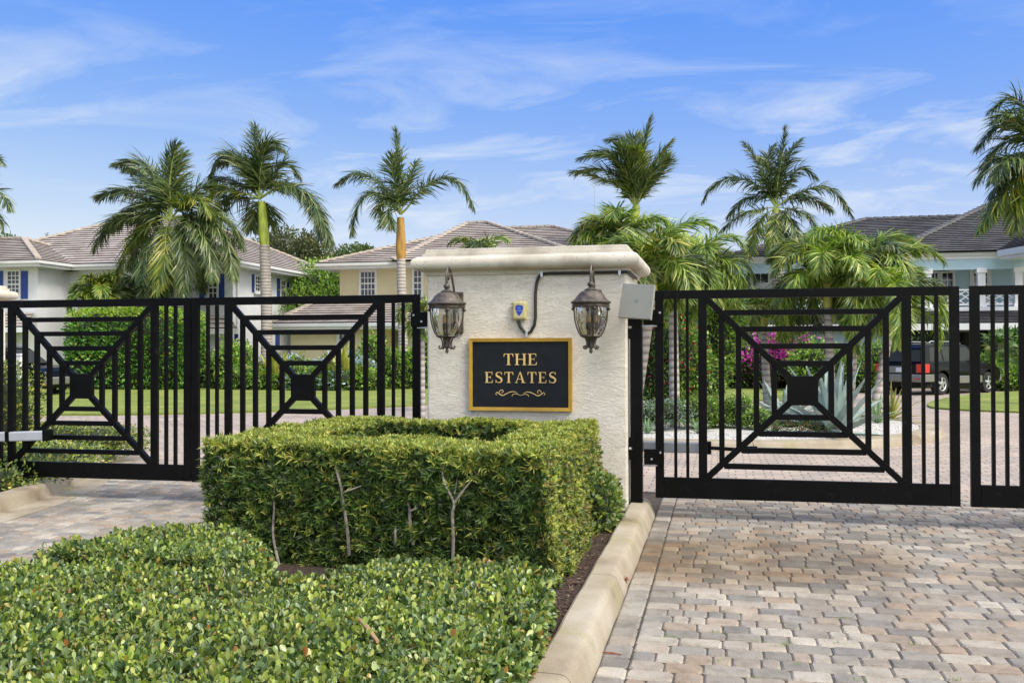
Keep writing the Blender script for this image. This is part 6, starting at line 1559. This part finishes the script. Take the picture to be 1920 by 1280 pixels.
def rosette(name, c, n, ln, w, mt, label, cat, group=None, els=(.15, 1.45), seed=0, thick=.02, curve=.5, fold=.25):
    r = np.random.default_rng(seed); root = empty(name, tuple(c), label, cat, group)
    b = MB()
    for i in range(n):
        az = i * 2.4 + r.normal(0, .15); el = els[0] + (els[1] - els[0]) * (i / (n - 1)) ** .8 + r.normal(0, .06); L_ = ln * r.uniform(.85, 1.1); k = 9; e = el; p = Vector(c) + Vector((cos(az), sin(az), 0)) * w * .25; rows = []
        for j in range(k):
            t = j / (k - 1); ww = w * (.55 + 1.0 * t) if t < .4 else w * .95 * (1 - ((t - .4) / .6) ** 1.6); ww = max(ww, .002)
            d = Vector((cos(az) * cos(e), sin(az) * cos(e), sin(e))); s = Vector((-sin(az), cos(az), 0)); u = s.cross(d)
            if u.z < 0: u = -u
            rows.append([p - s * ww / 2 + u * ww * fold, p, p + s * ww / 2 + u * ww * fold, p - u * thick * (1 - t)])
            p = p + d * L_ / (k - 1); e -= curve * (1 if el < .9 else .25) / k * (.4 + t)
        base = len(b.V)
        for row in rows: b.V += [tuple(v) for v in row]
        for j in range(k - 1):
            for (a_, c_) in ((0, 1), (1, 2), (2, 3), (3, 0)): b.F.append((base + j * 4 + a_, base + j * 4 + c_, base + (j + 1) * 4 + c_, base + (j + 1) * 4 + a_)); b.M.append(0)
    b.build('leaves', mt, root, smooth=True); return root
c = onY(522, 712, 36.4); rosette('bromeliad', (c[0], 36.2, .3), 22, 1.5, .22, M['brom'], 'spiky yellow and orange bromeliad, the left of two behind the gate', 'bromeliad', 'large bromeliads in the shrub bed', (.35, 1.5), 3, curve=.4)
c = onY(648, 700, 36.4); rosette('bromeliad', (c[0], 36.2, .4), 22, 1.6, .24, M['brom'], 'spiky yellow and orange bromeliad, the right of two behind the gate', 'bromeliad', 'large bromeliads in the shrub bed', (.3, 1.5), 4, curve=.4)

# island planting
c = onZ(1562, 815, .14)
rosette('agave', tuple(c), 30, 1.35, .19, M['agave'], 'big blue-grey agave with broad upright leaves behind the right gate', 'agave', None, (.1, 1.5), 5, thick=.05, curve=.35)
c = onZ(1480, 800, .14); rosette('agave', (c[0], c[1] + .6, .14), 20, 1.05, .16, M['agave'], 'smaller pale agave with arching leaves left of the big one', 'agave', None, (.15, 1.2), 9, thick=.04, curve=.9)
SG = 'small spiky plants in the white gravel'
for i, (px, py, s, m_, lab) in enumerate(((1311, 812, .34, 'agave_s', 'small spiky plant in the gravel in front of the thick gate upright'), (1452, 812, .33, 'agave_s', 'small spiky plant in the gravel under the centre panel of the gate'), (1214, 812, .30, 'agave_s', 'small spiky plant in the gravel beside the gate post'),
        (1598, 800, .35, 'agave_s', 'dark small spiky plant at the right foot of the big agave'), (1645, 792, .60, 'agave_s', 'green spiky plant between the big agave and the tall yellow-edged one'), (1672, 785, .80, 'brom', 'yellow-edged upright spiky plant at the right end of the gravel island'))):
    c = onZ(px, py, .14); rosette('spiky_plant', tuple(c), 20, s, .035 if s < .5 else .06, M[m_], lab, 'succulent', SG, (.2, 1.45), 20 + i, thick=.01)
IG = 'shrubs on the gravel island'
def ib(px, py, Y, rx, rz, ry=None): return blob_px(px, py, Y, rx, rz, ry)
leafy('flowering_shrub', [ib(1255, 665, 20.2, .75, .75), ib(1235, 715, 19.9, .6, .6), ib(1285, 690, 20.4, .55, .8), ib(1225, 640, 20.4, .45, .4)], 7500, .075, .05, [M['shrub'], M['shrub_l'], M['red']], [.55, .39, .06], 'dark shrub dotted with red flowers right behind the hinge side of the gate', 'shrub', IG, rough=.2, corescale=.72)
leafy('green_shrub', [ib(1345, 640, 22.2, .5, .85), ib(1330, 700, 22., .42, .6), ib(1362, 600, 22.4, .45, .5)], 5500, .075, .05, [M['shrub_l'], M['shrub']], [.7, .3], 'tall light green shrub right of the red-flowered one', 'shrub', IG, rough=.2, corescale=.72)
leafy('low_shrub', [ib(1345, 775, 19., .42, .25), ib(1385, 770, 19., .38, .28), ib(1310, 770, 18.6, .4, .28), ib(1420, 785, 18.6, .28, .18)], 4500, .05, .035, [M['shrub_l'], M['shrub']], [.7, .3], 'low bright green shrubs in the gravel below the lawn strip', 'shrub', IG, rough=.2, corescale=.72)
leafy('low_shrub', [ib(1250, 772, 18.2, .5, .24), ib(1215, 778, 18., .35, .2)], 2600, .045, .02, [M['shrub'], M['agave']], [.6, .4], 'grey-green low shrubs near the gate post', 'shrub', IG, rough=.2, corescale=.6)
leafy('low_shrub', [ib(1480, 795, 17.6, .35, .12), ib(1530, 800, 17.4, .3, .10)], 1300, .04, .02, [M['shrub'], M['deadleaf']], [.75, .25], 'straggly low plants in the gravel left of the big agave', 'shrub', IG, rough=.2, corescale=.5)
b = MB(); q = onY(1323, 700, 22.5); b.tube([(q[0], 21.3, 0), (q[0] - .03, 21.3, 1.75)], .03, 8); tag(b.build('white_stake', M['white']), 'thin white stake standing before the light green shrub', 'post')
# bougainvillea and greenery beyond the island
FG = 'shrubs beyond the strip of lawn'
leafy('bougainvillea', [blob_px(1440, 655, 41, 2.0, .9), blob_px(1480, 680, 41, 1.6, .9), blob_px(1400, 690, 41, 1.5, .8)], 7500, .13, .09, [M['shrub'], M['magenta'], M['shrub_l']], [.62, .22, .16], 'bougainvillea with magenta flowers beyond the lawn strip', 'shrub', FG, rough=.25, corescale=.75)
leafy('dark_shrub', [blob_px(1350, 690, 42, 2.0, 1.5), blob_px(1410, 700, 42, 2., 1.0), blob_px(1460, 700, 42, 1.5, .8), blob_px(1300, 680, 42, 2., 1.7)], 9000, .14, .09, [M['shrub']], [1], 'dark hedge-like shrubs at the far edge of the lawn strip', 'shrub', FG, rough=.2, corescale=.8)
leafy('dark_shrub', [blob_px(1235, 640, 46, 2.3, 2.6), blob_px(1300, 600, 47, 2.4, 2.6), blob_px(1380, 610, 47, 2.3, 2.1)], 9000, .18, .12, [M['shrub'], M['shrub_l']], [.4, .6], 'tall mixed greenery filling the view behind the island palms', 'shrub', FG, rough=.25, corescale=.75)
leafy('green_shrub', [blob_px(1540, 680, 38.5, 1.2, .8), blob_px(1600, 700, 38.5, 1.1, .7), blob_px(1645, 690, 38.8, .8, 1.0)], 5500, .13, .07, [M['shrub_l'], M['shrub']], [.75, .25], 'bright bushes between the agave and the black SUV', 'shrub', FG, rough=.2, corescale=.75)
leafy('dark_shrub', [blob_px(1712, 640, 42.5, 1.1, 1.1), blob_px(1690, 660, 42.6, .9, .8)], 3000, .16, .06, [M['shrub']], [1], 'dark plant against the blue wall behind the SUV roof', 'shrub', FG, rough=.2, corescale=.75)
leafy('green_shrub', [blob_px(1870, 705, 40.5, .9, .45), blob_px(1905, 708, 40.5, .9, .42), blob_px(1850, 690, 41, .5, .6)], 3500, .13, .06, [M['shrub_l'], M['shrub']], [.7, .3], 'low green bushes under the lady palm at the right frame edge', 'shrub', FG, rough=.2, corescale=.75)
L = Leaves()
for px, py, sx_, sz_, n_ in ((1452, 641, .75, .28, 420), (1472, 662, .5, .22, 260), (1405, 668, .3, .25, 120)):
    c_ = onY(px, py, 39.3); P_ = c_ + rng.normal(0, 1, (n_, 3)) * np.array([sx_, .35, sz_]) * .6; L.add(T_ROUND, P_, rdir(n_) + np.array([0, -.3, .5]), rdir(n_), .11, .09, (rng.random(n_) < .15).astype(int))
L.core((onY(1445, 655, 39.6)[0], 39.9, onY(1445, 655, 39.6)[2] - .15), (1.1, .4, .5), 2)
root = empty('bougainvillea', (onY(1450, 650, 39.4)[0], 39.4, 0), 'brightest cluster of magenta bougainvillea blossom above the centre panel of the gate', 'shrub', FG)
L.build('blossom', [M['magenta'], M['shrub_l'], M['core']], root)
b = MB(); b.tube([(onY(1450, 650, 39.4)[0], 39.9, 0), (onY(1450, 650, 39.4)[0] + .1, 39.9, 1.2)], [.06, .04], 6); b.build('trunk', M['twig'], root, smooth=True)
# lady palm (fan leaves on canes)
def lady_palm():
    Y = 41.2; root = empty('lady_palm', tuple(ground_under(1885, Y)), 'clump of lady palm with fan leaves by the blue house, right of the SUV', 'palm', None)
    L = Leaves(); b = MB()
    for i in range(46):
        px, py = rng.uniform(1852, 1925), rng.uniform(622, 685); yy = Y + rng.uniform(-.6, .5)
        c = onY(px, py, yy); ax = unit(np.array([rng.normal(0, .7), -1., rng.normal(.15, .5)])); m = 9
        t1 = unit(np.cross(ax, [0, 0, 1.])); t2 = np.cross(t1, ax); an = np.linspace(-2.1, 2.1, m) + rng.normal(0, .05, m)
        d = t1 * np.sin(an)[:, None] + t2 * (-np.cos(an))[:, None] * rng.choice([-1, -1, 1]) + ax * .35
        L.add(T_STRAP, np.tile(c, (m, 1)), d, np.tile(ax, (m, 1)), .36 * rng.uniform(.85, 1.1, m), .07, np.full(m, 1 if (rng.random() < .35 and py > 640) else 0))
    for i in range(12):
        px = rng.uniform(1865, 1920); g0 = onY(px, 700, Y); b.tube([(g0[0], Y, 0), (g0[0] + rng.normal(0, .15), Y, 1.9)], .03, 5)
    for i in range(5):
        c = onY(rng.uniform(1860, 1920), rng.uniform(640, 690), Y + .5)
    L.core((onY(1890, 655, Y)[0], Y + .75, 1.7), (1.3, .4, 1.0), 2)
    L.build('crown', [M['shrub'], M['palm_y'], M['core']], root); b.build('canes', M['twig'], root)
lady_palm()

# ================================================================== CARS
def suv(loc, heading, label, name='suv', plate=True):
    """x forward, y left, origin on the ground under the rear bumper centre; length 4.9"""
    root = empty(name, loc, label, 'car', 'parked dark cars')
    Rm = Matrix.Rotation(heading, 4, 'Z'); T0 = Matrix.Translation(Vector(loc))
    def place(b, nm, mt, smooth=True, bevel=0, par=root):
        b.V = [tuple(T0 @ Rm @ Vector(v)) for v in b.V]; return b.build(nm, mt, par, smooth=smooth, bevel=bevel)
    W2 = .96
    def arch(xc, r, z0, n=10): return [(xc + r * cos(t), z0 + r * sin(t)) for t in np.linspace(0, pi, n)]
    low = [(4.85, .45)] + [(4.05 + .47, .40)] + [(x, z) for x, z in arch(4.05, .46, .40)][1:-1] + [(4.05 - .47, .40), (1.10 + .47, .40)] + [(x, z) for x, z in arch(1.10, .46, .40)][1:-1] + [(1.10 - .47, .40), (.03, .48)]
    up_ = [(.0, .75), (.02, 1.12), (1.2, 1.17), (2.4, 1.17), (3.35, 1.15), (3.9, 1.12), (4.5, 1.03), (4.82, .88), (4.92, .66)]
    outline = up_ + low
    # body shell: side panels bulge, so three widths
    b = MB(); n = len(outline)
    def wid(z): return W2 - .05 * max(0, (.75 - z) / .4) ** 2 - .045 * max(0, (z - .95) / .22) ** 2
    Lft = [(x, wid(z) * (1 - .05 * max(0, (x - 4.2) / .7) ** 2 - .03 * max(0, (.3 - x) / .3)), z) for x, z in outline]; Rgt = [(x, -y, z) for x, y, z in Lft]
    b.V = Lft + Rgt; b.F = [tuple(reversed(range(n))), tuple(range(n, 2 * n))]; b.M = [0, 0]
    for i in range(n):
        j = (i + 1) % n; b.F.append((i, j, n + j, n + i)); b.M.append(0)
    place(b, 'body', M['carb'], smooth=False, bevel=.03)
    # greenhouse
    gh = [(.06, 1.10), (.26, 1.66), (.50, 1.79), (1.5, 1.835), (2.5, 1.815), (2.95, 1.75), (3.72, 1.14)]
    b = MB(); m = len(gh)
    def gw(z): return .90 - .20 * (z - 1.12) / .7
    Lf = [(x, gw(z), z) for x, z in gh]; Rg = [(x, -y, z) for x, y, z in Lf]; b.V = Lf + Rg; b.F = [tuple(reversed(range(m))), tuple(range(m, 2 * m))]; b.M = [0, 0]
    for i in range(m - 1): b.F.append((i, i + 1, m + i + 1, m + i)); b.M.append(0)
    place(b, 'cabin', M['carb'], smooth=False, bevel=.03)
    # glass
    def sidepane(q, s):
        b = MB(); P = []
        for x, z in q: P.append((x, s * (gw(z) + .006), z))
        Q = [(x, y - s * .02, z) for x, y, z in P]; b.poly(P if s < 0 else P[::-1]); k = len(P)
        for i in range(k): b.poly([P[i], P[(i + 1) % k], Q[(i + 1) % k], Q[i]])
        place(b, 'side_window', M['cglass'], smooth=False)
    for s in (-1, 1):
        sidepane([(.42, 1.20), (1.18, 1.20), (1.18, 1.70), (.58, 1.68)], s)
        sidepane([(1.28, 1.20), (2.12, 1.20), (2.10, 1.72), (1.28, 1.71)], s)
        sidepane([(2.22, 1.20), (3.42, 1.20), (2.86, 1.68), (2.20, 1.71)], s)
    b = MB(); b.poly([(.085 - .006, .74, 1.19), (.085 - .006, -.74, 1.19), (.235 - .006, -.66, 1.60), (.235 - .006, .66, 1.60)]); place(b, 'rear_window', M['cglass'], smooth=False)
    b = MB(); b.poly([(3.66 + .03, -.80, 1.20), (3.66 + .03, .80, 1.20), (3.02 + .03, .68, 1.70), (3.02 + .03, -.68, 1.70)]); place(b, 'windscreen', M['cglass'], smooth=False)
    # cladding, bumpers
    for s in (-1, 1):
        b = MB(); b.box(1.60, 3.55, s * (W2 - .01) if s > 0 else -W2 - .02, W2 + .02 if s > 0 else -(W2 - .01), .40, .66); place(b, 'side_cladding', M['carg'], bevel=.02)
        b = MB(); b.box(-.02, .60, s * (W2 - .02) if s > 0 else -W2 - .018, W2 + .018 if s > 0 else -(W2 - .02), .48, .74); place(b, 'rear_cladding', M['carg'], bevel=.02)
        b = MB(); b.tube([(.75, s * .62, 1.84), (.9, s * .62, 1.90), (2.5, s * .62, 1.885), (2.7, s * .62, 1.82)], .022, 6); place(b, 'roof_rail', M['alloy'])
    b = MB(); b.box(-.09, .10, -.93, .93, .46, .74); place(b, 'rear_bumper', M['carg'], bevel=.05)
    b = MB(); b.box(4.80, 5.0, -.90, .90, .42, .70); place(b, 'front_bumper', M['carg'], bevel=.05)
    for s in (-1, 1):
        b = MB(); b.box(-.035, .26, min(s * .64, s * (W2 + .02)), max(s * .64, s * (W2 + .02)), .80, 1.10); place(b, 'tail_lamp', M['redlamp'], bevel=.01)
        b = MB(); b.box(-.095, -.085, min(s * .6, s * .85), max(s * .6, s * .85), .56, .60); place(b, 'reflector', M['redlamp'], smooth=False)
        b = MB(); b.box(4.66, 4.90, min(s * .58, s * .90), max(s * .58, s * .90), .74, .90); place(b, 'headlight', M['pane'], bevel=.04)
    b = MB(); b.box(.20, .28, -.2, .2, 1.70, 1.73); place(b, 'brake_lamp', M['redlamp'], smooth=False)
    b = MB(); b.box(-.022, .01, -.46, .46, .78, 1.02); place(b, 'plate_recess', M['carg'], bevel=.01)
    if plate:
        b = MB(); b.box(-.030, -.018, -.16, .16, .82, .97); o = place(b, 'number_plate', M['plate'], smooth=False)
    for s in (-1, 1):
        b = MB(); b.hexa([(3.0, s * .92, 1.20), (3.2, s * .92, 1.20), (3.2, s * 1.12, 1.22), (3.05, s * 1.12, 1.22), (3.02, s * .92, 1.36), (3.18, s * .92, 1.36), (3.18, s * 1.10, 1.36), (3.07, s * 1.10, 1.36)]); place(b, 'door_mirror', M['carb'], bevel=.02)
    for xc in (1.10, 4.05):
        for s in (-1, 1):
            wy = s * .80
            b = MB(); prof = [(.30, -.13), (.365, -.125), (.388, -.09), (.39, 0), (.388, .09), (.365, .125), (.245, .13), (.235, .10), (.23, -.1)]
            k = 28
            for r, o_ in prof:
                for j in range(k): t = 2 * pi * j / k; b.V.append((xc + r * cos(t), wy + s * o_, .39 + r * sin(t)))
            for i in range(len(prof)):
                i2 = (i + 1) % len(prof)
                for j in range(k): b.F.append((i * k + j, i * k + (j + 1) % k, i2 * k + (j + 1) % k, i2 * k + j)); b.M.append(0)
            wl_ = place(b, 'wheel', M['tyre'])
            b = MB(); yo = wy + s * .105
            for j in range(k): t = 2 * pi * j / k; b.V += [(xc + .245 * cos(t), yo + s * .02, .39 + .245 * sin(t)), (xc + .215 * cos(t), yo, .39 + .215 * sin(t))]
            for j in range(k): b.F.append((2 * j, (2 * j + 2) % (2 * k), (2 * j + 3) % (2 * k), 2 * j + 1)); b.M.append(0)
            for q in range(5):
                t = q * 2 * pi / 5 + .3; ca_, sa_ = cos(t), sin(t)
                b.hexa([(xc + .05 * ca_ - .05 * sa_, yo - s * .03, .39 + .05 * sa_ + .05 * ca_), (xc + .05 * ca_ + .05 * sa_, yo - s * .03, .39 + .05 * sa_ - .05 * ca_), (xc + .05 * ca_ + .05 * sa_, yo + s * .015, .39 + .05 * sa_ - .05 * ca_), (xc + .05 * ca_ - .05 * sa_, yo + s * .015, .39 + .05 * sa_ + .05 * ca_),
                        (xc + .23 * ca_ - .04 * sa_, yo - s * .03, .39 + .23 * sa_ + .04 * ca_), (xc + .23 * ca_ + .04 * sa_, yo - s * .03, .39 + .23 * sa_ - .04 * ca_), (xc + .23 * ca_ + .04 * sa_, yo + s * .01, .39 + .23 * sa_ - .04 * ca_), (xc + .23 * ca_ - .04 * sa_, yo + s * .01, .39 + .23 * sa_ + .04 * ca_)])
            b.tube([(xc, yo - s * .02, .39), (xc, yo + s * .025, .39)], .07, 14)
            place(b, 'rim', M['alloy'], par=wl_)
    b = MB(); b.box(.35, 4.6, -.80, .80, .28, .46); place(b, 'underbody', M['tyre'], smooth=False)
M['cglass'] = mat('car_window_glass', (.035, .038, .034), .35, spec=.12, var=.1)
cr_ = onZ(1733, 742, 0)      # rear right corner on the ground
hd = pi / 2 - radians(44)    # heading measured from +X
fw = Vector((cos(hd), sin(hd), 0)); lf = Vector((-sin(hd), cos(hd), 0))
o_ = Vector((cr_[0], cr_[1], 0)) + lf * .93
suv((o_.x, o_.y, 0), hd, 'black SUV with grey lower trim and red tail lamps parked before the blue house')
# dark car behind the left gate, only its nose reaching past the white post
c2 = onZ(90, 744, .0)
o2 = Vector((c2[0], c2[1], 0)) + Vector((-5.0, 0, 0)) + Vector((0, .9, 0))
suv((o2.x, o2.y, 0), 0., 'black SUV seen in slices behind the white post and the leftmost gate leaf', plate=False)
